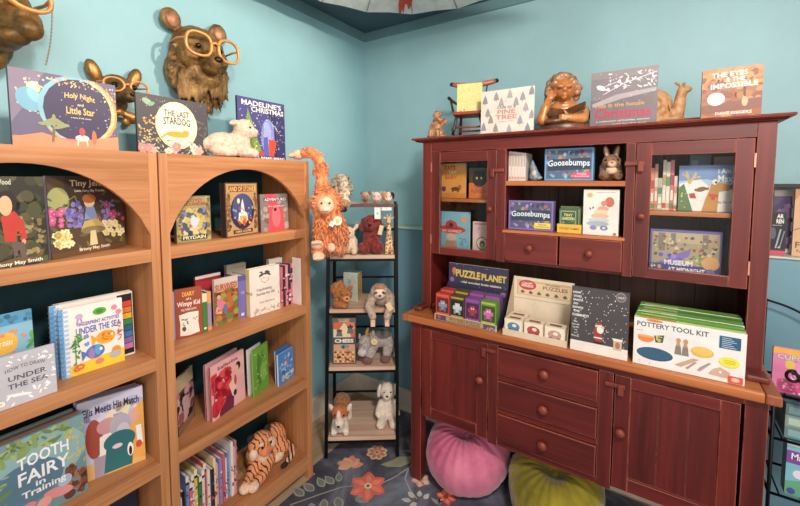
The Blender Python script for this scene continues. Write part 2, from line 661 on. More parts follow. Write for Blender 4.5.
def G(x, y):
    p = at(x, y, Z=.004); return p.x, p.y
def flower(px, py, n, r, w, c, c2, cc, a0=0, tip=.8):
    x, y = G(px, py)
    for i in range(n):
        a = a0 + 2 * PI * i / n
        petal(x, y, a, .008, r, w, c, .0044 + .00005 * (i % 2), tip)
        petal(x, y, a, .016, r * .82, w * .45, c2, .0047, tip)
    rdisc(x, y, r * .2, cc); rdisc(x, y, r * .09, (120, 100, 80), .0056)
flower(368, 486, 6, .098, .034, (232, 112, 92), (240, 138, 116), (244, 214, 190), R(125))
flower(377, 452.5, 8, .062, .023, (244, 196, 162), (202, 134, 100), (222, 140, 96), R(8), .55)
flower(446, 497, 6, .05, .018, (226, 96, 76), (240, 150, 120), (90, 70, 70), R(10))
flower(421, 480, 5, .05, .02, (244, 190, 164), (248, 210, 186), (230, 160, 130), 0)
x, y = G(350, 465)
for i, a in enumerate((R(5), R(45), R(85), R(125), R(165), R(205))):
    petal(x, y, a + YAW, -.005, .075 - .008 * (i % 2), .026, ((244, 160, 128), (250, 186, 152))[i % 2], .0044 + .0001 * i, .7)
LEAF, LEAFD = (158, 164, 150), (122, 126, 120)
p = [G(*q) for q in ((380.5, 464.5), (390, 461), (400, 456.5), (411, 456.5), (410, 463), (401, 467), (388, 467))]
fpoly(p, (160, 162, 132))
rstem([G(372, 488), G(395, 477), G(410, 467), G(414, 461)], (170, 172, 164))
rstem([G(409, 468), G(405, 478), G(410, 490), G(417, 499)], (176, 178, 172))
for (qx, qy, a, r) in ((414, 498, 2.2, .07), (411, 501, 2.9, .07), (419, 497, 1.4, .06), (424, 499, .9, .06), (417, 503, 3.6, .06)):
    x, y = G(qx, qy); petal(x, y, a + YAW, 0, r * .7, .013, (206, 206, 196))
sprig = [G(342, 487), G(330, 491), G(318, 495), G(304, 500), G(290, 505)]
rstem(sprig, LEAF)
rstem([G(342, 487), G(352, 486), G(362, 487)], LEAF, .0025)
for (qx, qy, a, r) in ((339, 482, 1.75, .07), (334, 484, 2.4, .08), (324, 487, 2.2, .08), (314, 491, 2.5, .085), (304, 496, 2.5, .085), (337, 497, -1.2, .09), (324, 499, -1.4, .08), (311, 503, -1.3, .08)):
    x, y = G(qx, qy)
    petal(x, y, a + YAW, 0, r, r * .27, LEAF); petal(x, y, a + YAW, .008, r * .85, r * .18, LEAFD, .0048)
for (qx, qy, a) in ((338, 440, 2), (410, 445, 1.5), (414, 452, 2.6), (355, 500, .4), (440, 505, 2)):
    x, y = G(qx, qy); petal(x, y, a, 0, .07, .012, (140, 144, 150)); petal(x, y, a + .9, 0, .06, .01, (150, 152, 156))
tag(rg.build('floral_rug'), 'dark slate rug with coral flowers and grey leaves on the floor', 'rug')

# -------------------------------------------------------------- bookcases
SHADE_BACK = M((26, 66, 74), .8, 0, .1, 'teal_shade_board')  # dark teal painted as the shade on the wall behind the shelves
SH = [.135, .539, .924, 1.3135]
def arch_board(w, zs, zt, rise_top, m):
    """Front board from zs up to zt with a segmental arch cut out, between x=0 and x=w."""
    mb = MB(); n = 22
    pts = []
    for i in range(n + 1):
        u = -1 + 2 * i / n
        pts.append((w * (u + 1) / 2, zs + (rise_top - zs) * math.sqrt(max(0, 1 - u * u * .96)) ** 1.0 - (rise_top - zs) * .2 * 0))
    return pts
def bookcase(y0, y1, label):
    t = thing('bookcase', label, 'bookcase', (0, y0, 0))
    W = y1 - y0; X0, X1 = .022, .35; th = .03; top = 1.648
    vz, hy, hx = oak('z'), oak('y'), oak('x')
    for yy in (0, W - th):
        b = MB().box((X0, yy, 0), (X1, yy + th, top - .0005), vz)
        b.build('side_panel', t, .0015)
    MB().box((X0, th, top - .022), (X1 - .02, W - th, top), hy).build('top_panel', t)
    # arched board across the top opening
    a0, a1 = th, W - th
    n = 24; zs, za = 1.365, 1.600
    lo = []
    for i in range(n + 1):
        u = -1 + 2 * i / n
        z = zs + (za - zs) * (math.sqrt(1 - (u * .93) ** 2) - math.sqrt(1 - .93 ** 2)) / (1 - math.sqrt(1 - .93 ** 2))
        lo.append((a0 + (a1 - a0) * i / n, z))
    mb = MB()
    vs = []; fs = []
    for k, xx in enumerate((X1 - .001, X1 - .02)):
        for (yy, z) in lo: vs.append((xx, yy, z))
        for (yy, z) in lo: vs.append((xx, yy, top))
    q = n + 1
    for i in range(n):
        fs.append((i, i + 1, q + i + 1, q + i))
        fs.append((2 * q + i + 1, 2 * q + i, 3 * q + i, 3 * q + i + 1))
        fs.append((i + 1, i, 2 * q + i, 2 * q + i + 1))
        fs.append((q + i, q + i + 1, 3 * q + i + 1, 3 * q + i))
    mb.add(vs, fs, hy)
    mb.build('arched_board', t)
    for z in SH:
        MB().box((X0, th, z - .022), (X1 - .018, W - th, z), hy).box((X1 - .018, th, z - .044), (X1 - .001, W - th, z), hy).build('shelf', t, .001)
    MB().box((X0 - .004, .002, .10), (X0 - .0005, W - .002, top - .002), SHADE_BACK).build('back_panel', t)  # board added to stand for shade in the open back
    MB().box((X0, th, .06), (X0 + .012, W - th, .094), hy).build('back_rail', t)
    MB().box((X1 - .03, th, .055), (X1 - .003, W - th, .091), hy).build('plinth_rail', t)
    return t
bookcase(-1.6015, -.899, 'light oak arched bookcase beside the corner rack, with a striped tiger on its lowest shelf')
bookcase(-2.309, -1.6065, 'light oak arched bookcase cut off by the left edge, under the small big-eared head')

# ------------------------------------------------------------------ hutch
HX0, HX1 = .788, 2.132
YL, YU, YB = -.63, -.516, -.145
ht = thing('painted_hutch', 'large worn dark red hutch cupboard with glass doors, drawers and an orange wood counter', 'cupboard', (HX0, 0, 0))
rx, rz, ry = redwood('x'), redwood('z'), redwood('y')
def hb(name, boxes, m, bevel=.0018, parent=ht, label=None):
    mb = MB()
    for a, b in boxes:
        mb.box((a[0] - HX0, a[1], a[2]), (b[0] - HX0, b[1], b[2]), m)
    o = mb.build(name, parent, bevel)
    if label: o['label'] = label
    return o
CT = .88
# lower cabinet
for x0 in (HX0, HX1 - .058):
    hb('leg', [((x0, YL, .0065), (x0 + .058, YL + .05, CT - .036))], rz)
    hb('leg', [((x0, YB - .05, .0065), (x0 + .058, YB, CT - .036))], rz)
for x0 in (HX0 + .006, HX1 - .026):
    hb('side_panel', [((x0, YL + .051, .35), (x0 + .02, YB - .051, CT - .036))], rz)
hb('bottom_panel', [((HX0 + .03, YL + .02, .352), (HX1 - .03, YB - .052, .368))], rx)
hb('back_panel', [((HX0 + .06, YB - .02, .352), (HX1 - .06, YB - .004, CT - .037))], rz)
hb('face_frame', [((HX0 + .058, YL, CT - .062), (HX1 - .058, YL + .022, CT - .036)), ], rx)
hb('face_frame', [((1.199, YL, .352), (1.243, YL + .022, CT - .062))], rz)
hb('face_frame', [((1.645, YL, .352), (1.6955, YL + .022, CT - .062))], rz)
for z0 in (.352, .5105, .663):
    hb('drawer_divider', [((1.243, YL + .004, z0 + (0 if z0 > .4 else 0)), (1.645, YL + .022, z0 + .026))], rx)
def panel_door(x0, x1, z0, z1, st, name='door'):
    y = YL + .0005
    d = MB()
    L = lambda a, b, m: d.box((a[0] - HX0, a[1], a[2]), (b[0] - HX0, b[1], b[2]), m)
    L((x0, y, z0), (x0 + st, y + .022, z1), rz); L((x1 - st, y, z0), (x1, y + .022, z1), rz)
    L((x0 + st, y, z0), (x1 - st, y + .022, z0 + st), rx); L((x0 + st, y, z1 - st * .8), (x1 - st, y + .022, z1), rx)
    o = d.build(name, ht, .0018)
    g = MB()
    n = 1; w = (x1 - x0 - 2 * st) / n
    for i in range(n):
        g.box((x0 + st + w * i + .0004 - HX0, y + .010, z0 + st), (x0 + st + w * (i + 1) - .0004 - HX0, y + .018, z1 - st * .8), rz)
    for q in ((.5,) if x0 < 1 else (.34, .68)):
        xx = x0 + st + (x1 - x0 - 2 * st) * q - HX0
        g.box((xx - .0007, y + .0097, z0 + st + .001), (xx + .0007, y + .0102, z1 - st * .8 - .001), M((44, 20, 20), .7))
    g.build('door_panel', o)
    return o
WORN = wood('worn_red', (150, 70, 52), (104, 42, 34), 'z', .4, .2, 30)
def turned_knob(x, y, z, parent, r=.0175, m=None):
    T = Matrix.Translation((x - HX0, y, z)) @ Matrix.Rotation(PI / 2, 4, 'X')
    mb = MB().lathe([(r * .5, 0), (r * .5, .008), (r * .75, .011), (r, .018), (r * .98, .024), (r * .6, .03), (0.001, .0315)], m or WORN, 14, T)
    return mb.build('knob', parent)
def latch(x, y, z, parent, flip=1):
    mb = MB()
    mb.box((x - .034 - HX0, y - .011, z - .008), (x + .034 - HX0, y - .0005, z + .008), WORN)
    mb.box((x - flip * .02 - .010 - HX0, y - .018, z - .032), (x - flip * .02 + .010 - HX0, y - .0112, z + .009), WORN)
    return mb.build('turn_latch', parent, .003)
dl = panel_door(.8515, 1.1955, .366, .815, .052)
turned_knob(1.164, YL, .645, dl); latch(1.2005, YL, .79, dl)
dr = panel_door(1.700, 2.065, .366, .815, .052)
turned_knob(1.723, YL, .60, dr); latch(1.70, YL, .775, dr, -1)
for z0, z1 in ((.691, .812), (.5385, .661), (.380, .508)):
    w = hb('drawer', [((1.2455, YL - .006, z0), (1.6425, YL + .03, z1))], rx, .003)
    turned_knob(1.444, YL - .006, (z0 + z1) / 2, w, .0195)
hx = honey('x')
cn = hb('counter_top', [((.780, -.66, CT - .034), (2.1165, YB + .002, CT))], hx, .006)
hb('counter_end', [((.752, -.66, CT - .034), (.7795, YB + .002, CT))], honey('y'), .005)
hb('counter_end', [((2.117, -.66, CT - .034), (2.157, YB + .002, CT))], wood('worn_end', (176, 100, 66), (140, 72, 46), 'y', .4), .005)
# upper cabinet
UB, UT = 1.172, 1.747
for x0, o in ((HX0, 0), (HX1 - .022, 1)):
    hb('side_panel', [((x0, YU + .0225, CT + .0005), (x0 + .022, YB, UT))], rz)
    xs = HX0 if not o else HX1 - .049
    hb('front_post', [((xs, YU, CT + .0005), (xs + .049, YU + .022, UT))], rz)
    hb('post_foot', [((xs - .012 if not o else xs - .004, YU - .07, CT + .0005), (xs + .032 if not o else xs + .058, YU - .0005, CT + .022))], ry, .007)
nb = 9
for i in range(nb):
    w = (HX1 - HX0 - .046) / nb; x0 = HX0 + .023 + w * i
    bk = hb('back_board', [((x0 + .001, YB - .014, CT + .0005), (x0 + w - .001, YB - .001, UT - .001))], wood('dark_back', ((98, 70, 56), (84, 58, 47))[i % 2], (56, 39, 32), 'z'), 0)
hb('cabinet_floor', [((HX0 + .023, YU + .023, UB - .002), (HX1 - .023, YB - .015, UB + .014))], rx)
hb('cabinet_ceiling', [((HX0 + .023, YU + .023, UT - .014), (HX1 - .023, YB - .015, UT))], rx)
hb('partition', [((1.196, YU + .023, UB + .015), (1.214, YB - .015, UT - .015))], rz)
hb('partition', [((1.708, YU + .023, UB + .015), (1.726, YB - .015, UT - .015))], rz)
hb('top_rail', [((HX0 + .0492, YU, 1.6975), (HX1 - .0492, YU + .022, UT))], rx)
hb('face_stile', [((1.184, YU, UB), (1.2255, YU + .022, 1.697))], rz)
hb('face_stile', [((1.7025, YU, UB), (1.7345, YU + .022, 1.697))], rz)
hb('shelf', [((1.2145, YU + .002, 1.529), (1.7075, YB - .015, 1.5505))], hx)
hb('shelf', [((1.2145, YU - .002, 1.312), (1.7075, YB - .015, 1.3245))], hx)
hb('shelf', [((HX0 + .023, YU + .03, 1.4445), (1.1955, YB - .015, 1.4605))], hx)
hb('shelf', [((1.7265, YU + .03, 1.418), (HX1 - .023, YB - .015, 1.434))], hx)
for x0, x1 in ((1.2275, 1.4585), (1.4665, 1.7005)):
    w = hb('drawer', [((x0, YU - .005, 1.186), (x1, YU + .25, 1.3105))], rx, .003)
    turned_knob((x0 + x1) / 2, YU - .005, 1.252, w, .0165)
def glass_door(x0, x1, z0, z1, gx0, gx1, gz0, gz1, label=None):
    y = YU + .0005
    d = MB()
    L = lambda a, b, m: d.box((a[0] - HX0, a[1], a[2]), (b[0] - HX0, b[1], b[2]), m)
    L((x0, y, z0), (gx0, y + .022, z1), rz); L((gx1, y, z0), (x1, y + .022, z1), rz)
    L((gx0, y, z0), (gx1, y + .022, gz0), rx); L((gx0, y, gz1), (gx1, y + .022, z1), rx)
    o = d.build('door', ht, .0018)
    MB().box((gx0 - HX0 + .0003, y + .010, gz0 + .0003), (gx1 - HX0 - .0003, y + .013, gz1 - .0003), glass()).build('glass_pane', o)
    return o
d1 = glass_door(.8395, 1.1815, 1.178, 1.6945, .887, 1.1355, 1.2125, 1.6455)
d2 = glass_door(1.7365, 2.0795, 1.176, 1.6955, 1.7875, 2.029, 1.2145, 1.6475)
turned_knob(1.158, YU, 1.42, d1, .0135); turned_knob(1.760, YU, 1.415, d2, .0135)
latch(1.186, YU, 1.60, d1); latch(1.732, YU, 1.617, d2, -1)
HB = M((206, 150, 130), .4, .5, .05, 'hinge_metal')
for dd, xx in ((d1, .8382), (d2, 2.0808)):
    for z in (1.25, 1.62):
        MB().box((xx - .0025 - HX0, YU - .004, z - .024), (xx + .0025 - HX0, YU + .002, z + .024), HB).build('hinge', dd)
# cornice: a top board with a moulded edge
cm = MB()
prof = [(0, 0), (.016, .003), (.024, .010), (.034, .012), (.036, .018), (.034, .022), (0, .022)]
x0, x1 = HX0 - .002, HX1 + .002
ring = []
for (o_, z) in prof:
    ring.append([(x0 - o_ - .012 * (o_ > 0) - HX0, YB, UT + z), (x0 - o_ - .012 * (o_ > 0) - HX0, YU - o_, UT + z), (x1 + o_ - HX0, YU - o_, UT + z), (x1 + o_ - HX0, YB, UT + z)])
vs = [p for r in ring for p in r]; fs = []
for i in range(len(prof) - 1):
    for k in range(3):
        fs.append((4 * i + k, 4 * i + k + 1, 4 * i + 4 + k + 1, 4 * i + 4 + k))
    fs.append((4 * i + 3, 4 * i, 4 * i + 4, 4 * i + 7))
L = len(prof) - 1
fs.append((4 * L, 4 * L + 1, 4 * L + 2, 4 * L + 3)); fs.append((3, 2, 1, 0))
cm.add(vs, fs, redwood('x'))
cm.build('cornice', ht)
TOPZ = UT + .022
gr = MB()
gx0, gx1 = 1.0 - HX0, HX1 - HX0 - .014
gp = [(gx0, TOPZ + .0004), (gx1, TOPZ + .0004), (gx1, TOPZ + .052), (gx1 - .012, TOPZ + .064), (gx1 - .03, TOPZ + .066), (gx1 - .05, TOPZ + .05), (gx1 - .09, TOPZ + .04), (gx0 + .05, TOPZ + .04), (gx0, TOPZ + .02)]
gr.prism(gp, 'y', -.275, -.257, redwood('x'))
gr.build('gallery_rail', ht, .004)

# ------------------------------------------------------------ corner rack
RK0 = Vector((.3127, -.7696, .0065)); RKA = R(35.4)
rk = thing('metal_rack', 'narrow black metal rack with pale wood shelves of soft toys in the corner', 'rack', RK0, RKA)
RZ = [.125, .527, .852, 1.150, 1.428]
def rx0(z): return .004 + .031 * z / 1.413
def rx1(z): return .403 - .006 * z / 1.413
def ryb(z): return .36 - .12 * z / 1.413
TW = .009
for front in (1, 0):
    for sfn in (rx0, rx1):
        mb = MB()
        vs = []
        for z in (0, 1.4275 - .0065):
            x = sfn(z); y = 0 if front else ryb(z)
            vs += [(x - TW, y - TW, z), (x + TW, y - TW, z), (x + TW, y + TW, z), (x - TW, y + TW, z)]
        mb.add(vs, [(0, 3, 2, 1), (4, 5, 6, 7), (0, 1, 5, 4), (1, 2, 6, 5), (2, 3, 7, 6), (3, 0, 4, 7)], BLACK_METAL)
        mb.build('post', rk)
for i, z in enumerate(RZ):
    z -= .0065
    a, b, y = rx0(z) + TW + .0005, rx1(z) - TW - .0005, ryb(z)
    if i < 4:
        fr_ = MB().box((a, -.006, z - .034), (b, .006, z - .0215), BLACK_METAL).box((a, y - .006, z - .034), (b, y + .006, z - .0215), BLACK_METAL)
    else:
        fr_ = MB().box((rx0(z) - TW, -TW, z - .018), (rx1(z) + TW, TW, z - .001), M((92, 66, 60), .4, .4, .04, 'brown_metal')).box((a, y - .006, z - .018), (b, y + .006, z - .001), BLACK_METAL)
    fr_.build('shelf_bar', rk)
    if i in (0, 1, 2, 3):
        MB().box((a, y - .005, z + .10 - .04 * (i == 0)), (b, y + .005, z + .11 - .04 * (i == 0)), BLACK_METAL).build('back_bar', rk)
    s = MB()
    if i < 4:
        s.box((a, -.004, z - .021), (b, y + .004, z), rackwood('x'))
    else:
        s.box((a, .0095, z - .014), (b, y - .007, z - .001), rackwood('x'))
    s.build('shelf', rk, .0015)
def rkp(px, py, dep):
    """Point seen at (px, py) on the rack's front plane pushed back by dep; returns rack-frame x and z."""
    d = ray(px, py)
    ex = Vector((math.cos(RKA), math.sin(RKA), 0)); n = Vector((-math.sin(RKA), math.cos(RKA), 0))
    q = RK0 + n * dep
    t = (q - CAM).dot(n) / d.dot(n)
    w = CAM + d * t
    return (w - RK0).dot(ex), w.z
def rkw(x, dep, z):
    return (RK0.x + x * math.cos(RKA) - dep * math.sin(RKA), RK0.y + x * math.sin(RKA) + dep * math.cos(RKA), z)

# ------------------------------------------------------- ceiling parasol
par = thing('paper_parasol', 'pale open parasol with fine ribs hung under the dark ceiling', 'parasol', (.93, -.93, 2.43))
cv = MB(); NR = 16; Rr = .66
pc = M((206, 214, 212), .8, 0, .06, 'parasol_paper')
vs = [(0, 0, .22)]; fs = []
for j, (rr, zz) in enumerate(((.3, .195), (.6, .15), (1, .06))):
    for k in range(NR * 2):
        a = PI * k / NR + .1
        q = Rr * rr * (1 if k % 2 == 0 else .985)
        vs.append((q * math.cos(a), q * math.sin(a), zz + (.0 if k % 2 == 0 else .006)))
n2 = NR * 2
for k in range(n2):
    l = (k + 1) % n2
    fs.append((0, 1 + l, 1 + k))
    for j in range(2):
        fs.append((1 + j * n2 + k, 1 + j * n2 + l, 1 + (j + 1) * n2 + l, 1 + (j + 1) * n2 + k))
cv.add(vs, fs, pc)
cv.build('canopy', par)
for k in range(NR):
    a = PI * 2 * k / NR + .1
    MB().tube([(Rr * q * math.cos(a), Rr * q * math.sin(a), z - .004) for q, z in ((.05, .212), (.3, .195), (.6, .15), (1.0, .06))], .0016, M((70, 66, 66), .6, 0, 0), 5).build('rib', par)
MB().tube([(0, 0, .18), (0, 0, .25)], .008, M((110, 80, 60), .5), 8).build('stick', par)
def figure():
    mb = MB(); c = M((186, 74, 50), .7, 0, .1)
    def q(pts):
        out = []
        for (px, py) in pts:
            d = ray(px, py)
            # drop onto the cone of the canopy
            lo, hi = .5, 4
            for _ in range(40):
                t = (lo + hi) / 2; p = CAM + d * t - Vector((.93, -.93, 2.43))
                r = math.hypot(p.x, p.y) / Rr
                zc = .22 - .083 * r / .3 if r < .3 else .195 - .15 * (r - .3) if r < .6 else .15 - .225 * (r - .6)
                if p.z > zc - .006: hi = t
                else: lo = t
            out.append(p)
        mb.add(out, [list(range(len(out)))], c)
    q([(399, 13), (398.5, 4), (400, -3), (413, -3), (411, 6), (409, 9.5), (408, 9), (407, 4), (405, 4.5), (403.5, 13.5), (402, 9), (401, 13.5)])
    mb.build('painted_figure', par)
figure()
# ============================================================ books
WHT, BLK = 'f4ece0', '1c1a1c'
GL = 'picture books on the left bookcase'
GR = 'books on the right bookcase'
TB = 1.6483
def bk(*a, **k): return book(*a, **k)

# -- on top of the bookcases
bk('picture_book', 'large dusky violet landscape book with palm and gold swirl, on the left bookcase top', 'book',
   span((12.5, 142), (118.5, 149), (11.5, 66.7), TB, X=0, dx=(.29, .28), lean=R(6)), .014, '6c6480', [
    ('p', '8c7c92', [(0, .0), (.3, 0), (.1, .5), (0, .7)]),
    ('s', ['f0d890', 'f4e6c0', '9cc4d0'], 60, 3, .05, .05, .4, .55, .006, .016, 'd'),
    ('e', 'f6e2a0', .2, .22, .06, .08), ('e', 'fdf4d8', .2, .2, .03, .045),
    ('e', '7cb4c8', .16, .38, .11, .16, -.4), ('e', '94c8d4', .2, .32, .05, .1, -.5),
    ('e', 'e0a060', .62, .46, .385, .5), ('e', 'f0c890', .62, .46, .36, .47), ('e', '90c0d0', .58, .44, .355, .455), ('e', '453c5c', .605, .46, .335, .44),
    ('s', ['f4c86c', 'e89860', 'f8e4b0'], 70, 5, .36, .02, .98, .14, .004, .014, 'd'),
    ('s', ['f4c86c', 'e89860', 'f8e4b0'], 60, 6, .86, .1, .99, .9, .004, .014, 'd'),
    ('s', ['f0dca0'], 24, 8, .4, .2, .88, .75, .003, .007, 'd'),
    ('t', 'f0cc78', 'Holy Night', .62, .28, .3, .1, {'rot': -.04, 'arc': .02}), ('t', 'e8d8c0', 'and', .62, .37, .06, .04),
    ('t', 'f0cc78', 'Little Star', .62, .46, .28, .1), ('t', 'e8dcd0', 'a story of the season', .62, .56, .2, .03),
    ('r', 'c88468', 0, .86, 1, 1), ('p', 'd89470', [(0, .88), (.25, .8), (.5, .9), (1, .78), (1, 1), (0, 1)]),
    ('l', '8a6a48', [(.34, .92), (.36, .7)], .03)] + [('e', '9aa070', .36 + .07 * math.cos(a), .68 - .05 * math.sin(a), .075, .025, a) for a in (0.1, .7, 1.6, 2.5, 3.1, -.4)] +
   [('e', 'e8dccc', .62, .84, .07, .045), ('l', 'e8dccc', [(.58, .86), (.57, .95)], .02), ('l', 'e8dccc', [(.66, .86), (.67, .95)], .02), ('e', 'c85048', .62, .75, .03, .06), ('e', 'd07858', .74, .82, .025, .1)],
   group=GL, lean=R(6), spine='34304a')

bk('picture_book', 'dark picture book with a pale full moon above pink daisies, across both bookcase tops', 'book',
   span((138.3, 150), (208.9, 154), (136.7, 92), TB, X=0, dx=(.29, .285), lean=R(6)), .012, '4a4448', [
    ('s', ['d8b060', 'c89850', 'e8cc88'], 60, 3, .02, .35, .3, .8, .008, .02, 'd'),
    ('s', ['e8e0d0'], 30, 4, .05, .05, .95, .3, .003, .007, 'd'),
    ('e', 'f0e2b8', .53, .48, .3, .42), ('e', 'f8eed0', .52, .46, .26, .37),
    ('e', '98b494', .14, .13, .07, .05, .5), ('e', '86a488', .19, .16, .05, .03, -.5),
    ('t', '4a4448', 'THE LAST', .53, .27, .36, .11), ('t', '4a4448', 'STARDOG', .53, .42, .38, .13, {'arc': .02}),
    ('e', 'e0a838', .53, .64, .16, .055), ('e', 'e0a838', .65, .6, .05, .05), ('l', 'e0a838', [(.38, .64), (.3, .72)], .03),
    ('s', ['7c9c94', '5c7c7c', 'd8cc98', '98a888', 'e8d8b0'], 130, 9, 0, .74, 1, 1, .012, .03, 'l'),
    ('s', ['f0b0a8', 'e88c94', 'f8d8cc'], 10, 12, .05, .85, .95, .95, .06, .085, 'f'),
    ('s', ['6a6a70'], 16, 13, .84, .3, .99, .75, .02, .05, 'l')], group=GL, lean=R(6), spine='2c2a2e')

bk('picture_book', 'tall violet snowy night book with a green tree, behind the lamb on the bookcase top', 'book',
   span((239, 157), (285.7, 159), (236, 95), TB, X=0, dx=(.235, .235), lean=R(7)), .012, '4c4a86', [
    ('p', '3c3868', [(.62, .1), (1, .1), (1, 1), (.7, 1)]), ('e', '8890d0', .62, .62, .16, .32), ('e', 'a4acdc', .6, .55, .08, .2),
    ('p', '7c9c4c', [(.2, .16), (.34, .55), (.48, .88), (.08, .88), (.14, .5)]), ('s', ['d8d468', '9cb84c', 'f0e8a0'], 40, 2, .12, .3, .4, .86, .008, .016, 'd'),
    ('l', '2c2848', [(.78, .95), (.76, .4), (.66, .22)], .03), ('l', '5c5890', [(.76, .5), (.92, .3)], .015), ('l', 'c8c4e0', [(.7, .36), (.84, .5)], .01),
    ('s', ['e8e8f8', 'ffffff'], 150, 5, .02, .12, .98, .9, .004, .009, 'd'),
    ('p', 'd85038', [(.62, .64), (.8, .66), (.72, .94), (.62, .94)]), ('p', '5864b4', [(.52, .62), (.6, .6), (.62, .94), (.5, .94)]), ('e', 'c84840', .46, .9, .05, .06),
    ('t', 'fbf6ee', "MADELINE'S", .5, .08, .84, .085), ('t', 'fbf6ee', 'CHRISTMAS', .62, .175, .7, .085),
    ('r', '3c3868', .0, .93, 1, 1), ('t', 'fbf6ee', 'LUDWIG BEMELMANS', .5, .965, .94, .045)], group=GR, lean=R(7), spine='34325c')

# -- left bookcase, top compartment
Z1, Z2, Z3, Z4 = SH[3], SH[2], SH[1], SH[0]
bk('picture_book', 'dark woodland book with a red-jumpered child, left under the bookcase arch', 'book',
   span((-16, 280), (48.8, 262), (46.5, 177), Z1, X=0, dx=(.335, .325), lean=R(9)), .01, '2e2a20', [
    ('s', ['4c4a30', '3a3c2c', '24241c', '5c5438'], 60, 2, 0, 0, 1, 1, .04, .1, 'e'),
    ('s', ['a09060', '806c48', '98824c'], 46, 4, .45, .45, .95, .9, .012, .03, 'e'),
    ('p', 'c03c30', [(.3, .44), (.5, .38), (.64, .5), (.68, .7), (.6, .72), (.54, .58), (.5, .72), (.34, .72)]),
    ('e', '2a1c18', .4, .28, .15, .13), ('e', 'e8b088', .38, .32, .1, .11), ('e', 'e0a078', .62, .73, .035, .03),
    ('p', '6c5850', [(.44, .72), (.62, .74), (.66, .94), (.58, .94), (.54, .8), (.46, .92)]), ('p', '6c5438', [(.2, .94), (.5, .9), (.8, .92), (.95, .82), (.92, .9), (.7, .96), (.2, .99)]),
    ('t', 'd8d0b8', 'in the Wood', .26, .06, .44, .06), ('t', 'f0e8d8', 'Briony May Smith', .52, .965, .76, .055, {'rot': .05})], group=GL, lean=R(9))
bk('picture_book', 'fairy garden book with toadstool and bluebells, right under the left bookcase arch', 'book',
   span((52, 261), (131.5, 245), (48, 176), Z1, X=0, dx=(.298, .205), lean=R(9)), .012, '5a4838', [
    ('p', '4a3c34', [(.2, 0), (1, 0), (1, .5), (.2, .4)]), ('e', 'a8a870', .12, .3, .13, .16),
    ('s', ['6c6848', '5c5438', '7c7448'], 40, 2, 0, .2, 1, .95, .03, .07, 'l'),
    ('l', '8c8c58', [(.2, .6), (.24, .3), (.32, .25), (.36, .38)], .012), ('l', '8c8c58', [(.34, .6), (.38, .35)], .01),
    ('s', ['8478b8', '9c8cc8', '6c64a8'], 34, 3, .2, .32, .42, .64, .025, .045, 'e'), ('s', ['8478b8', '9c8cc8'], 24, 31, .66, .3, .86, .6, .02, .04, 'e'),
    ('s', ['c84c90', 'd868a8'], 12, 4, .02, .42, .16, .66, .03, .05, 'f'), ('s', ['c84c90', 'd04880'], 9, 41, .55, .3, .98, .6, .03, .05, 'f'),
    ('s', ['ece0a0', 'f4ecc0', 'e0cc80'], 22, 5, .05, .68, .25, .86, .035, .05, 'f'), ('s', ['ece0a0', 'f4ecc0'], 22, 6, .66, .62, .98, .84, .03, .05, 'f'),
    ('e', 'e8c8a0', .5, .34, .07, .07), ('e', 'b06838', .5, .29, .09, .06), ('p', '8c98c8', [(.45, .4), (.56, .4), (.6, .56), (.42, .56)]),
    ('p', 'c8b068', [(.36, .7), (.42, .58), (.56, .55), (.66, .62), (.7, .7)]), ('e', '8c7c58', .53, .7, .17, .05), ('p', 'd8c898', [(.49, .71), (.56, .71), (.58, .9), (.47, .9)]),
    ('r', '6a4c34', 0, .93, 1, 1), ('t', 'f4d8b0', 'Tiny Jenny', .52, .1, .52, .1), ('t', 'f0e0c0', 'Little Fairy, Big Trouble', .52, .19, .4, .04),
    ('t', 'f4e4c8', 'Briony May Smith', .54, .94, .42, .055)], group=GL, lean=R(9), spine='a8a4c0')

# -- left bookcase, second shelf
bk('picture_book', 'pale blue sea creature book behind the lilac drawing book, left bookcase', 'book',
   span((-28, 376), (35, 352), (26.5, 310), Z2, X=0, dx=(.262, .25), lean=R(12)), .01, '8cbcd4', [
    ('r', '5c9cc4', 0, 0, 1, .14), ('s', ['34688c', '4c88ac'], 10, 2, .4, .02, 1, .12, .02, .04, 'e'), ('e', 'f0b850', .52, .35, .22, .13), ('t', 'fbf6e8', 'ART IDEAS', .5, .35, .3, .05),
    ('t', 'e4788c', 'Under the Sea', .64, .52, .5, .06), ('e', 'f4f0e8', .85, .6, .1, .05), ('s', ['e88ca4', 'f0a8b8'], 10, 4, .55, .66, .8, .85, .04, .08, 'f'),
    ('s', ['6cac6c', '58985c'], 12, 5, .9, .3, 1, .8, .03, .05, 'l'), ('s', ['e89060', 'e86c6c'], 8, 7, .3, .2, .9, .5, .015, .03, 'e')], group=GL, lean=R(12), spine='5c90b4')
bk('picture_book', 'lilac grey drawing book with white sea shapes, at the left photo edge', 'book',
   span((-26, 417), (57.5, 391.5), (48.8, 345), Z2, X=0, dx=(.335, .332), lean=R(14)), .008, 'c4c0c8', [
    ('t', '6c6874', 'HOW TO DRAW', .62, .3, .5, .075, {'arc': .04}), ('t', '58545f', 'UNDER', .64, .46, .48, .1), ('t', '58545f', 'THE SEA', .64, .61, .5, .1),
    ('s', ['f8f4f0'], 16, 2, .3, .04, .98, .22, .02, .045, 'l'), ('s', ['f8f4f0'], 10, 3, .84, .2, .98, .95, .02, .06, 'l'), ('s', ['f8f4f0'], 12, 5, .25, .74, .9, .96, .02, .06, 'l'),
    ('e', 'f8f4f0', .52, .8, .16, .03, .25), ('s', ['f8f4f0'], 3, 9, .28, .84, .34, .92, .04, .06, 'f')], group=GL, lean=R(14))
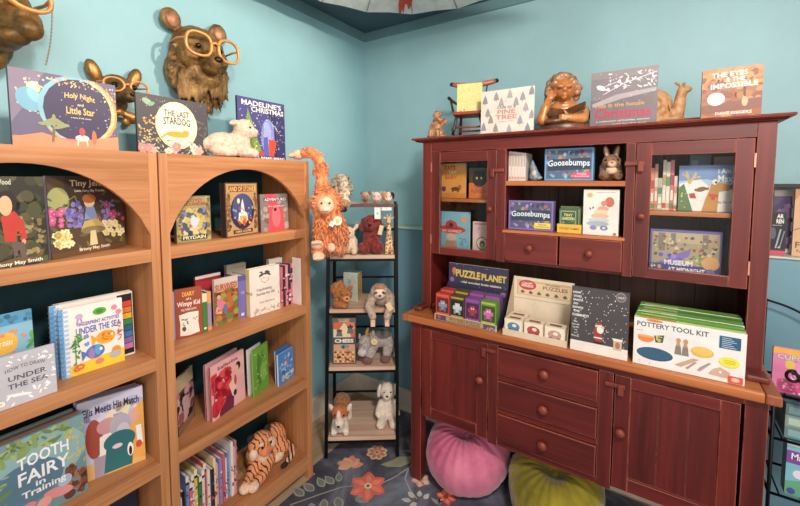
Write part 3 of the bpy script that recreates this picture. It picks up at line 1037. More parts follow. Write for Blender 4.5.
SEA = [('r', 'f4e8e0', 0, 0, 1, 1), ('p', 'f0c83c', [(.12, .86), (.5, .82), (.75, .8), (1, .78), (1, 1), (.12, 1)]),
    ('r', '6ca4d4', 0, 0, .07, 1)] + [('r', 'a8ccec', .06, .03 + .066 * i, .14, .065 + .066 * i) for i in range(15)] + [
    ('t', '5c6cb0', 'FINGERPRINT ACTIVITIES', .6, .27, .68, .055), ('t', '4c68b4', 'UNDER THE SEA', .6, .37, .72, .1),
    ('e', '58a838', .62, .13, .11, .055), ('e', '3c8428', .62, .13, .06, .03), ('e', 'c8a8cc', .3, .15, .06, .04), ('l', 'b890c0', [(.28, .18), (.26, .26)], .02), ('l', 'b890c0', [(.32, .18), (.34, .25)], .02),
    ('e', 'e8849c', .86, .12, .05, .04), ('e', 'e8849c', .93, .2, .05, .04),
    ('e', 'f0a830', .7, .54, .16, .1), ('p', 'f0a830', [(.56, .54), (.46, .46), (.48, .64)]), ('s', ['d87820'], 16, 3, .6, .48, .82, .6, .012, .018, 'd'), ('e', WHT, .8, .52, .02, .02),
    ('e', '5878c0', .52, .72, .15, .1), ('p', '5878c0', [(.4, .72), (.3, .66), (.31, .82)]), ('e', '9c80bc', .46, .74, .05, .08), ('e', '58a8d4', .56, .7, .05, .08), ('e', WHT, .61, .7, .025, .025),
    ('l', '4c8c44', [(.22, .85), (.22, .45)], .012), ('s', ['4c9c48', '3c8440'], 18, 5, .16, .42, .3, .84, .025, .04, 'l'),
    ('s', ['d84848'], 14, 6, .9, .35, .96, .66, .015, .03, 'l'), ('e', 'e89038', .86, .78, .08, .06), ('e', 'a8b0b8', .84, .84, .1, .05), ('s', ['e07038'], 4, 7, .22, .88, .3, .94, .04, .05, 'f'), ('e', 'e08068', .58, .88, .07, .04),
    ('s', ['7898d0'], 8, 8, .36, .44, .46, .6, .014, .02, 'd')]
SPIRAL = P('5c94c8')
def spiral(root, W, H):
    for i in range(14):
        z = H * (.05 + .066 * i)
        MB().tube([(.004 + .006 * math.cos(a), .006 + .008 * math.sin(a), z) for a in [2 * PI * q / 9 for q in range(9)]], .0013, SPIRAL, 5, True).build('binding_ring', root)
PADC = ['e04c34', 'ec8434', 'f0b834', '3c8c58', '2c6c84', '4c7cb4', '8c6cb0', 'c878b0']
PAD = [('r', 'f0e8dc', 0, 0, 1, 1), ('r', '201c1c', .05, .03, .96, .97)] + [('r', c, .2, .14 + .095 * i, .9, .225 + .095 * i) for i, c in enumerate(PADC)]
for i, (off, tx, lab) in enumerate(((.0, 0, 'front of the set'), (.017, -13, 'second copy'), (.031, -10, 'third copy'))):
    if i == 0:
        sp = span((61.7, 375.4), (125, 360.5), (59, 310.6), Z2, X=0, dx=(.262, .272), lean=R(7))
    else:
        sp = span((53 + 4 * (i - 1), 372), (148 - 2 * (i - 1), 349), (46.5 + 3 * (i - 1), 308 - 2 * (i - 1)), Z2, X=0, dx=(.245 - off, .255 - off), lean=R(7))
    b_ = bk('activity_book', ['spiral-bound sea creature activity book at the front of its row', 'spiral-bound activity book just behind the front sea creature copy, with a rainbow pad', 'rearmost spiral-bound activity book behind the rainbow pad'][i], 'book',
       sp, .011, 'f0e6dc' if i == 0 else 'e8e0d8', SEA if i == 0 else
       [('r', '6ca4d4', 0, 0, .07, 1)] + [('r', 'a8ccec', .05, .03 + .066 * q, .11, .065 + .066 * q) for q in range(15)] + [(k[0], k[1], .78 + .22 * k[2], k[3], .78 + .22 * k[4], k[5]) for k in PAD],
       group='spiral activity books on the left bookcase', lean=R(7))
    if i < 2:
        p0, p1, h, fr = sp
        spiral(b_, (p1 - p0).length, h)

# -- left bookcase, third shelf
TOOTH = [('p', '7c98a0', [(0, 0), (1, 0), (1, .5), (0, .6)]), ('e', '8cb0b4', .6, .35, .4, .35), ('e', '58788c', .5, .55, .3, .25),
    ('s', ['8ca060', '6c8850', 'a8b878'], 60, 2, 0, 0, .9, .2, .03, .08, 'l'), ('s', ['6c8850', '8ca060', '98a888'], 60, 3, 0, .1, .34, .95, .03, .08, 'l'),
    ('s', ['d8b858', 'a8a868'], 24, 4, .84, .12, 1, .6, .02, .04, 'l'), ('s', ['7c4838', '5c3830', 'a06848'], 40, 5, .78, .58, 1, .95, .02, .06, 'e'),
    ('s', ['a8b868', 'c0c888'], 40, 6, .1, .75, .5, 1, .03, .06, 'l'), ('e', 'd8808c', .44, .84, .12, .06, -.3), ('e', 'd88c8c', .74, .82, .13, .06, .3), ('e', 'e09c94', .62, .86, .06, .06), ('e', 'a8b8cc', .8, .72, .06, .07, .8),
    ('t', 'f4f0f0', 'TOOTH', .64, .3, .42, .14, {'arc': .02}), ('t', 'f4f0f0', 'FAIRY', .64, .47, .42, .15), ('t', 'f4f0f0', 'in', .6, .59, .08, .06), ('t', 'f4f0f0', 'Training', .63, .68, .36, .1)]
tl = ['picture book of a pink sea fairy, frontmost copy at the left photo edge', 'second copy just behind the front sea fairy book', 'rearmost sea fairy copy, leaning behind two others']
for i in range(3):
    bk('picture_book', tl[i], 'book', span((-42 - 4 * i, 545), (88.3 - 5 * i, 489.5), (87 - 5 * i, 412 - 2.2 * i), Z3, X=0, dx=(.285 - .026 * i, .282 - .026 * i), lean=R(10)), .011, ['6c8c94', '9c7868', '8c9c98'][i], TOOTH if i == 0 else [],
       group='sea fairy books on the left bookcase', lean=R(10), spine='c0b098')
MATCH = [('r', 'd0cce0', 0, 0, 1, .6), ('s', ['b8b4d8', 'e8d4b8', 'c4b8d0'], 30, 2, .05, .15, .95, .55, .04, .1, 'e'), ('r', '9c94c4', .52, .26, .66, .4), ('r', 'e8b870', 0, .8, 1, 1),
    ('p', 'e8a858', [(.78, .3), (1, .18), (1, .95), (.7, .9)]), ('e', 'a04838', .22, .5, .13, .25), ('p', 'f0e4d8', [(.3, .5), (.5, .45), (.42, .85), (.28, .9)]), ('p', 'a898a8', [(.2, .74), (.4, .74), (.36, 1), (.2, 1)]),
    ('e', 'c89094', .42, .38, .16, .1, -.3), ('e', 'd8a49c', .8, .38, .1, .09, .4), ('e', 'b0a8b4', .62, .42, .17, .15), ('e', 'c8c0cc', .66, .5, .1, .1), ('e', '2c6c70', .6, .62, .25, .13), ('p', '2c6c70', [(.4, .6), (.82, .6), (.78, .98), (.34, .98)]), ('e', 'e8c8d0', .56, .68, .08, .03),
    ('e', 'f4ecdc', .76, .78, .05, .09), ('e', BLK, .76, .8, .025, .06), ('p', 'f4f0ec', [(.86, .5), (.95, .5), (.97, .75), (.88, .75)]), ('e', 'd84c34', .9, .75, .05, .05),
    ('t', '34303c', 'Ellis Meets His Match', .5, .15, .86, .1, {'arc': .01})]
ml = ['story book of a grey elephant in a teal jumper, frontmost copy', 'second copy directly behind the grey elephant book', 'rearmost copy behind the grey elephant books']
for i in range(3):
    bk('picture_book', ml[i], 'book', span((81 - 2 * i, 482 - 4 * i), (149 - 4 * i, 454.6 - 2 * i), (76 - 2 * i, 405 - 1.5 * i), Z3, X=0, dx=(.236 - .024 * i, .285 - .024 * i), lean=R(8)), .010, ['cfc9dc', 'a8a4b8', 'b8b0c0'][i], MATCH if i == 0 else [],
       group='grey elephant books on the left bookcase', lean=R(8), spine='8c88a0')
bk('picture_book', 'dark navy book in the shade of the left bookcase lowest shelf', 'book', span((112, 530), (150, 512), (122, 466), Z4, X=0, dx=(.2, .2), lean=R(8)), .012, '262c40', [('r', '8c94a8', .2, .1, .8, .2)], group=GL, lean=R(8))

# -- right bookcase, top compartment
bk('story_book', 'thick fantasy paperback with gold border, leftmost under the right bookcase arch', 'book',
   span((177.2, 244), (211.5, 241.3), (178, 196.7), Z1, X=0, dx=(.308, .322), lean=R(4)), .026, '8c8058', [
    ('r', 'a8905c', .05, .03, .95, .97), ('r', '58586c', .1, .3, .9, .84), ('s', ['c8b060', '7c84a0', '48506c', 'd8c088', '384058'], 60, 2, .12, .3, .88, .82, .04, .09, 'e'),
    ('p', 'c8ccd8', [(.4, .5), (.5, .4), (.56, .5), (.66, .5), (.62, .62), (.5, .7), (.4, .6)]), ('s', ['b89c54', '706848'], 40, 4, .05, .05, .12, .95, .03, .05, 'e'), ('s', ['b89c54', '706848'], 40, 5, .88, .05, .95, .95, .03, .05, 'e'),
    ('t', '943c34', 'LLOYD', .5, .09, .5, .07), ('t', '943c34', 'ALEXANDER', .5, .17, .72, .07), ('r', '34382c', .12, .84, .88, .95), ('t', 'e8e0b8', 'PRYDAIN', .5, .895, .66, .075)], group=GR, lean=R(4), spine='6c6444')
bk('story_book', 'brown framed fairy tale book with a white castle, middle under the right arch', 'book',
   span((226.8, 238), (258.7, 233), (225, 183), Z1, X=0, dx=(.327, .30), lean=R(6)), .03, '6c4c3c', [
    ('r', 'c09868', .03, .02, .97, .98), ('r', '7c4434', .1, .06, .9, .17), ('t', 'f0c070', 'LAND OF STORIES', .5, .115, .84, .09), ('s', ['7c5438', '8c6844'], 40, 3, .03, .2, .12, .9, .02, .04, 'e'), ('s', ['7c5438', '8c6844'], 40, 4, .88, .2, .97, .9, .02, .04, 'e'),
    ('e', '34304c', .5, .54, .37, .34), ('e', '4c5484', .5, .48, .31, .28), ('e', 'f4e8b8', .38, .34, .04, .05), ('p', 'f0e4d8', [(.36, .72), (.38, .56), (.44, .56), (.46, .4), (.5, .3), (.54, .4), (.56, .54), (.64, .58), (.66, .72)]),
    ('e', 'e8b048', .52, .7, .12, .08), ('e', 'd85838', .54, .74, .05, .08), ('s', ['e8d070', 'c84848', '8ca0c8'], 24, 6, .2, .45, .82, .8, .015, .03, 'd'), ('r', '54302c', .2, .88, .8, .95), ('t', 'e8c888', 'CHRIS COLFER', .5, .915, .5, .04)], group=GR, lean=R(6), spine='3c2c2c')
bk('story_book', 'grey book with a red figure panel, rightmost under the right bookcase arch', 'book',
   span((261.5, 232.6), (288.7, 229), (258, 194.6), Z1, X=0, dx=(.303, .303), lean=R(14)), .012, '8c7c78', [
    ('s', ['a8988c', '6c6460', 'b0a49c'], 30, 3, 0, .1, 1, 1, .05, .1, 'e'), ('p', 'e0505c', [(.18, 0), (.5, 0), (.64, .3), (.82, .45), (.86, 1), (.24, 1), (.3, .5)]), ('e', 'f0747c', .55, .6, .16, .3), ('r', '4c4048', .12, .1, .96, .2),
    ('t', 'f0e8e4', 'ADVENTURES', .54, .15, .8, .08), ('t', 'f0e8e4', 'of a curious girl', .56, .33, .6, .05), ('e', '34282c', .52, .42, .05, .05)], group=GR, lean=R(14))

# -- right bookcase, second shelf
bk('story_book', 'thin lilac paperback at the far left of the diary shelf', 'book', span((173.4, 341), (176, 340), (173, 292), Z2, X=0, dx=(.235, .235)), .12, 'b0a4c4', [], group=GR)
bk('story_book', 'rust brown diary style paperback with a torn paper drawing', 'book',
   span((176.5, 339.5), (203, 333.5), (174, 291), Z2, X=0, dx=(.242, .266), lean=R(5)), .016, '9c4830', [
    ('t', 'f0b850', 'DIARY', .5, .11, .46, .09), ('t', 'f4e0d0', 'of a', .5, .21, .2, .05), ('t', 'f8ece0', 'Wimpy Kid', .5, .32, .86, .13), ('t', 'f0d8c8', 'THE THIRD BOOK', .5, .43, .6, .05),
    ('p', 'ece2d4', [(.12, .52), (.5, .49), (.86, .5), (.84, .72), (.88, .94), (.5, .97), (.14, .95), (.16, .7)]), ('s', ['5c5450', '6c645c'], 8, 3, .25, .62, .45, .85, .02, .04, 'l'), ('e', '544c48', .3, .82, .07, .05), ('s', ['c04848'], 6, 5, .6, .62, .8, .68, .015, .02, 'l')], group=GR, lean=R(5), spine='b0a4c4')
def spine(name, label, pl, pr, pt, z, xx, depth, c, items, lean=0, group=GR, page=None):
    """A book shelved with its back outward: only its spine shows."""
    sp = span(pl, pr, pt, z, X=0, dx=(xx, xx), lean=lean)
    p0, p1, h, fr = sp
    W = (p1 - p0).length
    t = thing(name, label, 'book', group=group)
    t.matrix_world = Matrix.Translation((0, 0, .0006)) @ fr
    b = MB(); cm = P(c); h_ = min(.0018, W * .2)
    b.box((0, 0, 0), (W, h_, h), cm); b.box((0, h_, 0), (h_, depth, h), cm); b.box((W - h_, h_, 0), (W, depth, h), cm)
    art(b, items, W, h)
    b.build('cover', t)
    MB().box((h_, h_, .002), (W - h_, depth - .003, h - .003), PAGE).build('page_block', t)
    return t
spine('story_book', 'green spined paperback beside the rust brown diary book', (203.2, 333), (208, 331.5), (203, 294), Z2, .262, .12, '4c7c3c', [('r', 'e8dcb0', 0, 0, 1, .22), ('e', 'f0e8d8', .5, .9, .3, .03)])
spine('story_book', 'orange and mauve spined paperback left of the orange action paperback', (208.2, 331.5), (212, 330), (208, 292), Z2, .258, .12, 'a08ca8', [('r', 'e0a068', 0, 0, 1, .3), ('r', 'e89858', 0, .9, 1, 1)])
bk('story_book', 'red and white book peeking out behind the orange action paperback', 'book', span((197, 322), (222, 316), (196.7, 277), Z2, X=0, dx=(.17, .17), lean=R(6)), .014, 'a83038', [('r', 'f0e4dc', 0, .0, 1, .06)], group=GR, lean=R(6))
bk('story_book', 'orange action paperback with a child in pink, on the second shelf', 'book',
   span((215.4, 327), (239, 319), (213.4, 280), Z2, X=0, dx=(.24, .242), lean=R(5)), .014, 'a05030', [
    ('r', 'c8c0b8', 0, 0, 1, .12), ('r', 'c8a488', 0, .12, 1, .29), ('t', 'a82c2c', 'SURVIVED', .5, .2, .9, .13), ('r', '6c7c40', 0, .8, 1, 1), ('e', 'b8683c', .6, .45, .36, .22), ('s', ['8c4830', 'c07840', '6c7840', '90a050'], 44, 3, 0, .28, 1, 1, .03, .07, 'e'),
    ('e', '5c3420', .17, .36, .1, .06), ('e', 'e0a888', .18, .4, .08, .05), ('p', 'd87890', [(.08, .46), (.26, .44), (.44, .54), (.4, .64), (.16, .68)]), ('p', '5878a4', [(.36, .58), (.5, .58), (.5, .8), (.38, .78)]), ('l', 'e0a888', [(.12, .6), (.06, .72), (.3, .74)], .05)], group=GR, lean=R(5), spine='e8dcd0')
spine('story_book', 'purple spined book between the action paperback and the cream book', (239.2, 320), (246.6, 318.2), (238.6, 276.5), Z2, .243, .10, '746cb0', [('r', '5c5494', 0, 0, 1, .12), ('t', 'd0c8e8', 'a b c', .5, .4, .3, .12, {'rot': PI / 2}), ('r', 'd8d0e8', .3, .88, .7, .95)])
bk('story_book', 'cream book behind the purple spine on the second shelf', 'book', span((228, 306), (247, 303), (226.5, 266), Z2, X=0, dx=(.13, .13), lean=R(4)), .02, 'cfc8b4', [], group=GR, lean=R(4))
bk('story_book', 'cream pull-quote book with a scribbled child face and a yellow lettered spine', 'book',
   span((250.6, 318), (280.4, 308.5), (248.4, 270.4), Z2, X=0, dx=(.273, .28), lean=R(5)), .03, 'ece0d4', [
    ('e', '4c4444', .5, .18, .2, .05), ('e', 'ece0d4', .5, .22, .17, .06), ('l', '6c6460', [(.36, .22), (.4, .3), (.5, .34), (.6, .3), (.64, .22)], .008), ('s', ['4c4444'], 14, 3, .36, .1, .64, .17, .02, .05, 'l'), ('s', ['5c5450'], 3, 4, .44, .22, .56, .24, .008, .01, 'd'),
    ('t', '6c6460', 'Captivating', .46, .47, .5, .07), ('t', '6c6460', 'Stories for All', .5, .56, .6, .06), ('t', '8c847c', 'Ann Simmons', .55, .74, .5, .045), ('s', ['c8c0b8', 'b0a8a0'], 30, 5, .04, .88, .96, .97, .02, .05, 'l'), ('e', '4c4444', .95, .62, .012, .02)],
   group=GR, lean=R(5), spine='f0d87c', sitems=[('t', '9c4430', 'TALES', .5, .5, .4, .3, {'rot': -PI / 2})])
xs = [280.8, 283.5, 286, 288.6, 291.2, 293.4, 295.2]
spc = ['d4707c', '3c3038', 'e08c9c', '2c2830', 'e47c94', 'f0e4dc', 'c8ccc8']
sl = ['rose', 'black', 'pale pink', 'charcoal', 'bright pink', 'white', 'pale grey']
for i in range(6):
    spine('story_book', sl[i] + ' spine in the row right of the cream scribble book', (xs[i], 308 - 1.6 * i), (xs[i + 1] - .15, 307.2 - 1.6 * i), (xs[i], 267.5 - 1.1 * i + (-5 if i == 5 else 0)), Z2, .276 - .002 * i, .06, spc[i],
          [('s', ['2c242c', 'f0d0d4', 'e86c84'], 7, 3 + i, .1, .1, .9, .9, .02, .05, 'e')] if i < 5 else [('r', 'd89080', 0, .5, 1, .6)], group='spines right of the cream scribble book')
bk('story_book', 'white backed book standing behind the pink spines', 'book', span((270, 302), (288, 300), (276, 258.5), Z2, X=0, dx=(.19, .19)), .02, 'e8e2dc', [('r', 'a8a4a8', .1, .1, .9, .14)], group=GR)

# -- right bookcase, third shelf
bk('picture_book', 'edge-on pink and brown book, far left of the third shelf', 'book',
   span((179.3, 437.6), (195.4, 415), (177.5, 380), Z3, X=0, dx=(.264, .172), lean=R(12)), .012, '6c4840', [
    ('r', 'cbb892', 0, 0, 1, .26), ('s', ['c88890', 'a8606c', 'd8a8a8', '3c2428', 'e0c0b8'], 50, 3, 0, .3, 1, .85, .05, .12, 'e'), ('p', 'd8b4b4', [(.3, .5), (.7, .45), (.6, .8), (.35, .85)]), ('r', '8c7458', 0, .86, 1, 1)], group=GR, lean=R(12), spine='3c2c28')
RED = [('r', 'ecb4b4', 0, 0, 1, 1), ('s', ['d83444', 'c02838', 'e85058', 'a81c30'], 70, 3, .05, .2, .55, .9, .06, .1, 'e'), ('p', '6c2848', [(.2, .92), (.45, .72), (.66, .7), (.62, 1), (.2, 1)]), ('p', 'f4d0c4', [(.5, .52), (.72, .4), (.72, .8), (.6, .78)]),
    ('e', '34201c', .8, .26, .08, .08), ('e', 'e8b898', .76, .3, .05, .07), ('e', 'c8503c', .7, .5, .04, .1), ('e', '34201c', .68, .74, .05, .06), ('t', '943848', 'ballerina', .5, .1, .6, .07), ('l', 'c84858', [(.1, .3), (.05, .9)], .03)]
bk('picture_book', 'pink cover book with a big red ruffled dress, front copy', 'book', span((212.8, 423), (245.5, 397.7), (210.3, 368), Z3, X=0, dx=(.286, .236), lean=R(9)), .01, 'e0a0a4', RED, group='red dress books on the right bookcase', lean=R(9), spine='c43848')
bk('picture_book', 'second copy behind the red ruffled dress book', 'book', span((207.5, 415), (239, 393), (205, 366), Z3, X=0, dx=(.262, .212), lean=R(9)), .01, 'd8a8a8', [], group='red dress books on the right bookcase', lean=R(9), spine='903040')
bk('picture_book', 'slim green picture book between the red dress book and the blue book', 'book', span((254.3, 398.4), (269, 385), (253, 351), Z3, X=0, dx=(.272, .232), lean=R(8)), .008, '6ca43c', [
    ('p', '4c8430', [(.3, .1), (.6, .3), (.4, .5), (.5, .8), (.2, .9), (.24, .5)]), ('e', '88bc50', .66, .6, .2, .2), ('s', ['3c6c28', 'a8cc70'], 14, 3, .1, .1, .9, .95, .03, .06, 'l')], group=GR, lean=R(8), spine='88bc5c')
bk('picture_book', 'white backed book behind the slim green one', 'book', span((249, 392), (262, 382), (248, 350), Z3, X=0, dx=(.24, .21), lean=R(10)), .006, 'f0ece4', [], group=GR, lean=R(10))
bk('picture_book', 'small sky blue book at the right end of the third shelf', 'book', span((279.3, 387), (298.6, 373.4), (277.8, 356), Z3, X=0, dx=(.289, .266), lean=R(10)), .012, '4c88cc', [
    ('s', ['88b4e4', '3468a8', 'a8ccec'], 30, 3, .1, .1, .95, .9, .03, .08, 'e'), ('e', 'd8b0a0', .45, .4, .1, .08), ('e', 'c86858', .6, .3, .06, .06), ('t', 'f0e0a0', 'flyaway', .56, .78, .7, .12, {'rot': .1}), ('s', ['d8dc98'], 10, 6, .2, .82, .7, .95, .03, .05, 'l')], group=GR, lean=R(10), spine='ece8e0')
bk('picture_book', 'second small blue book tucked behind the sky blue one', 'book', span((276.5, 381), (290, 368.5), (275, 352), Z3, X=0, dx=(.262, .24), lean=R(10)), .008, '3c70b0', [], group=GR, lean=R(10), spine='e8e4dc')

# -- right bookcase, lowest shelf: thin upright books
row = [('3c2448', 'dark violet'), ('5c2c80', 'purple'), ('e8e0d8', 'short white'), ('1c1c24', 'black'), ('7c98d0', 'pale blue'), ('e86c78', 'coral'), ('f0e8e0', 'white topped'), ('e8cc48', 'yellow'), ('507c3c', 'green'), ('e4dcd4', 'cream'), ('d84c54', 'red'),
       ('f0e0d8', 'ivory'), ('2c2428', 'dark brown'), ('f0dcb0', 'buff'), ('e0b8a0', 'peach'), ('948cc0', 'lavender'), ('d06878', 'raspberry'), ('f4f0ec', 'snow white'), ('6c94bc', 'steel blue'), ('f0e4e0', 'shell white'), ('e0a8a0', 'salmon'), ('b87c78', 'dusty rose')]
yy0, yy1 = -1.558, -1.268
n = len(row); wv = (yy1 - yy0) / n
for i, (c, nm) in enumerate(row):
    h = .205 + .02 * math.sin(i * 2.1) + (.03 if i > 18 else 0) - (.045 if i in (1, 2, 3) else 0) - (.02 if i == 12 else 0)
    dpt = .16 + .01 * (i % 3); xf = .255 + .008 * math.sin(i * 1.7) - .00 * i
    t = thing('thin_book', nm + ' spine in the upright row beside the stone bookend', 'book', group='thin upright books on the lowest shelf')
    t.matrix_world = frame((xf, yy0 + wv * i, Z4 + .0006), (xf, yy1, Z4 + .0006))
    b = MB(); W = wv - .0012; cm = P(c)
    b.box((0, 0, 0), (W, .0015, h), cm); b.box((0, .0015, 0), (.0012, dpt, h), cm); b.box((W - .0012, .0015, 0), (W, dpt, h), cm)
    its = [('r', WHT, 0, 0, 1, .12), ('r', BLK, 0, .12, 1, .17)] if 4 <= i <= 10 else []
    its += [('t', BLK if sum(int(c[k:k + 2], 16) for k in (0, 2, 4)) > 380 else WHT, ['step up', 'read', 'words', 'abc', 'story'][i % 5], .5, .55, .3, .5, {'rot': 0})] if 0 else []
    its += [('s', [WHT if i % 2 else BLK, 'c84c4c', '4c6ca0'], 7, i, .2, .3, .8, .9, .012, .03, 'd')]
    art(b, its, W, h)
    b.build('cover', t)
    MB().box((.0012, .0015, .002), (W - .0012, dpt - .003, h - .002), PAGE).build('page_block', t)
# ================================================= soft toys and sculptures
EYE_M = M((20, 16, 16), .12, 0, 0, 'glossy_black')
def dot(parent, name, p, r, m, rot=None):
    return MB().ell(p, r, m, rot, 12, 8).build(name, parent)
def hangtag(parent, p, w, h, rot=(0, 0, 0), c=(240, 232, 216), round_=False):
    T = Matrix.Translation(p) @ Euler(rot).to_matrix().to_4x4()
    mb = MB()
    if round_:
        mb.prism([(w * math.cos(2 * PI * i / 16), w * math.sin(2 * PI * i / 16)) for i in range(16)], 'y', 0, .0015, M(c, .6, 0, .03), T)
        mb.prism([(w * .5 * math.cos(2 * PI * i / 12), w * .5 * math.sin(2 * PI * i / 12)) for i in range(12)], 'y', -.0004, 0, M((224, 190, 96), .6, 0, .03), T)
    else:
        mb.box((-w, 0, -h), (w, .0015, h), M(c, .6, 0, .03), T)
    return mb.build('paper_tag', parent)

# ---- bronze heads on the left wall
BR = bronze('aged_bronze', (92, 66, 34), (176, 134, 78), .4, .5, 14, 1)
EARIN = bronze('rubbed_copper', (150, 100, 70), (214, 158, 122), .4, .5, 20)
GOLD = M((226, 160, 92), .38, .25, .06, 'golden_frame')
def lens_ring(mb, c, rx, rz, tube, m, tilt=0, yaw=0, sq=2.6):
    pts = []
    for i in range(28):
        a = 2 * PI * i / 28
        ca, sa = math.cos(a), math.sin(a)
        x = rx * math.copysign(abs(ca) ** (2 / sq), ca); z = rz * math.copysign(abs(sa) ** (2 / sq), sa)
        x, z = x * math.cos(tilt) - z * math.sin(tilt), x * math.sin(tilt) + z * math.cos(tilt)
        pts.append((c[0] + x * math.cos(yaw), c[1] + x * math.sin(yaw), c[2] + z))
    mb.tube(pts, tube, m, 8, True, flat=1.2)

bear = thing('bear_head', 'bronze bear head wall mount wearing big golden square glasses', 'wall sculpture', (0.001, -1.275, 2.08), PI / 2)
b = Blob()
b.s_((0, -.045, .03), (.125, .06, .135)).s_((0, -.02, -.05), (.14, .035, .12)).s_((0, -.075, .055), (.105, .07, .095))
b.s_((-.055, -.09, .015), (.06, .05, .06)).s_((.055, -.09, .015), (.06, .05, .06)).s_((0, -.12, .05), (.045, .06, .05))
b.s_((-.06, -.045, -.045), (.085, .045, .10)).s_((.06, -.045, -.045), (.085, .045, .10)).s_((0, -.14, -.005), (.05, .06, .045)).s_((0, -.185, -.018), (.036, .03, .032)).s_((0, -.15, -.04), (.04, .045, .026)).s_((0, -.08, -.06), (.09, .055, .07))
rn = random.Random(4)
for k in range(150):
    a = rn.uniform(-.35 * PI, 1.35 * PI) + PI
    q = rn.uniform(.7, 1.05)
    x = .125 * q * math.cos(a); z = -.02 + .15 * q * math.sin(a)
    dx, dz = math.cos(a) * .4, math.sin(a) - .5
    if z > .08: continue
    l = rn.uniform(.03, .06)
    b.cone((x, -.045 - .06 * (1.05 - q) - rn.uniform(0, .02), z), (dx * l, -.012, dz * l), rn.uniform(.009, .015))
for k in range(90):
    x = rn.uniform(-.11, .11); z = rn.uniform(-.15, -.03)
    b.cone((x, -.055 - .05 * math.sqrt(max(0, 1 - (x / .13) ** 2)), z), (x * .12, -.006, -rn.uniform(.04, .06)), rn.uniform(.008, .013))
for sx in (-1, 1):
    b.s_((sx * .108, -.035, .165), (.045, .022, .047), (0, 0, 0))
b.build('head', BR, bear, .0045, 3, .004, .012)
for sx in (-1, 1):
    dot(bear, 'inner_ear', (sx * .108, -.05, .162), (.031, .014, .034), EARIN)
    dot(bear, 'eye', (sx * .05, -.142, .05), (.012, .01, .011), M((40, 28, 18), .25, .4, 0))
dot(bear, 'nose', (0, -.208, -.01), (.021, .014, .015), bronze('dark_bronze', (40, 28, 18), (74, 52, 30), .6, .3))
g = MB()
lens_ring(g, (-.068, -.178, .046), .052, .047, .0062, GOLD, -.05, -.1)
lens_ring(g, (.068, -.178, .046), .052, .047, .0062, GOLD, .05, .1)
g.tube([(-.022, -.184, .056), (0, -.19, .064), (.022, -.184, .056)], .006, GOLD, 8)
for sx in (-1, 1):
    g.tube([(sx * .118, -.172, .06), (sx * .124, -.12, .066), (sx * .122, -.05, .06)], .0045, GOLD, 8)
g.build('glasses', bear)

deer = thing('deer_head', 'small bronze big-eared head with round golden glasses and bow, behind the picture books', 'wall sculpture', (0.001, -1.598, 1.885), PI / 2, None, .9)
b = Blob()
b.s_((0, -.04, .03), (.062, .045, .055)).s_((0, -.075, .015), (.055, .05, .048)).s_((.004, -.125, -.012), (.036, .05, .032)).s_((.006, -.16, -.022), (.026, .024, .023)).s_((0, -.03, -.03), (.045, .035, .06))
for sx in (-1, 1):
    b.s_((sx * .076, -.03, .085), (.028, .013, .05), (0, sx * .35, 0))
b.build('head', BR, deer, .004, 3, .0015, .012)
for sx in (-1, 1):
    dot(deer, 'inner_ear', (sx * .077, -.04, .084), (.019, .008, .038), bronze('ear_gold', (150, 96, 40), (222, 168, 96), .5, .4, 40), (0, sx * .35, 0))
    dot(deer, 'eye', (sx * .036, -.118, .026), (.012, .01, .012), EYE_M)
dot(deer, 'nose', (.006, -.182, -.016), (.013, .008, .009), bronze('dark_bronze', (40, 28, 18), (74, 52, 30), .6, .3))
g = MB()
lens_ring(g, (-.047, -.142, .022), .036, .027, .0048, GOLD, 0, -.12, 2)
lens_ring(g, (.047, -.142, .022), .036, .027, .0048, GOLD, 0, .12, 2)
g.tube([(-.014, -.146, .024), (0, -.15, .03), (.014, -.146, .024)], .0045, GOLD, 8)
for sx in (-1, 1):
    g.tube([(sx * .082, -.138, .026), (sx * .086, -.09, .034), (sx * .07, -.04, .036)], .0035, GOLD, 8)
g.build('glasses', deer)
b = Blob()
b.s_((.0, -.06, -.075), (.016, .014, .015)).limb([(.01, -.058, -.075), (.05, -.055, -.095)], [.01, .026]).limb([(-.01, -.058, -.075), (-.05, -.055, -.09)], [.01, .026]).s_((.03, -.055, -.112), (.02, .01, .02))
b.build('bow_tie', bronze('bow_gold', (150, 100, 44), (216, 160, 90), .5, .4, 40), deer, .0035, 2)

hd = thing('animal_head', 'large dark bronze head with beaded glasses chain in the upper left corner', 'wall sculpture', (0.001, -1.935, 2.03), PI / 2, None, .92)
b = Blob()
b.s_((-.02, -.06, .03), (.11, .08, .13)).s_((-.03, -.05, -.06), (.085, .06, .09)).s_((.01, -.13, .05), (.08, .08, .085)).s_((.04, -.19, -.0), (.06, .06, .055)).s_((.05, -.235, -.03), (.04, .035, .036)).s_((0, -.15, -.05), (.06, .07, .045)).s_((.02, -.2, -.055), (.045, .045, .028))
b.s_((-.02, -.08, -.11), (.05, .045, .045))
b.build('head', bronze('mottled_bronze', (66, 52, 26), (172, 124, 66), .4, .5, 11), hd, .005, 4, .005, .03)
g = MB()
lens_ring(g, (.055, -.235, .075), .06, .042, .0075, GOLD, -.05, .15, 2.2)
lens_ring(g, (-.075, -.235, .075), .06, .042, .0075, GOLD, .05, -.15, 2.2)
g.tube([(-.02, -.24, .085), (-.01, -.245, .09), (0, -.24, .085)], .007, GOLD, 8)
for sx in (-1, 1):
    g.tube([(-.01 + sx * .122, -.225, .085), (-.01 + sx * .13, -.15, .09), (-.01 + sx * .115, -.07, .09)], .006, GOLD, 8)
gl_ = g.build('glasses', hd)
ch = MB()
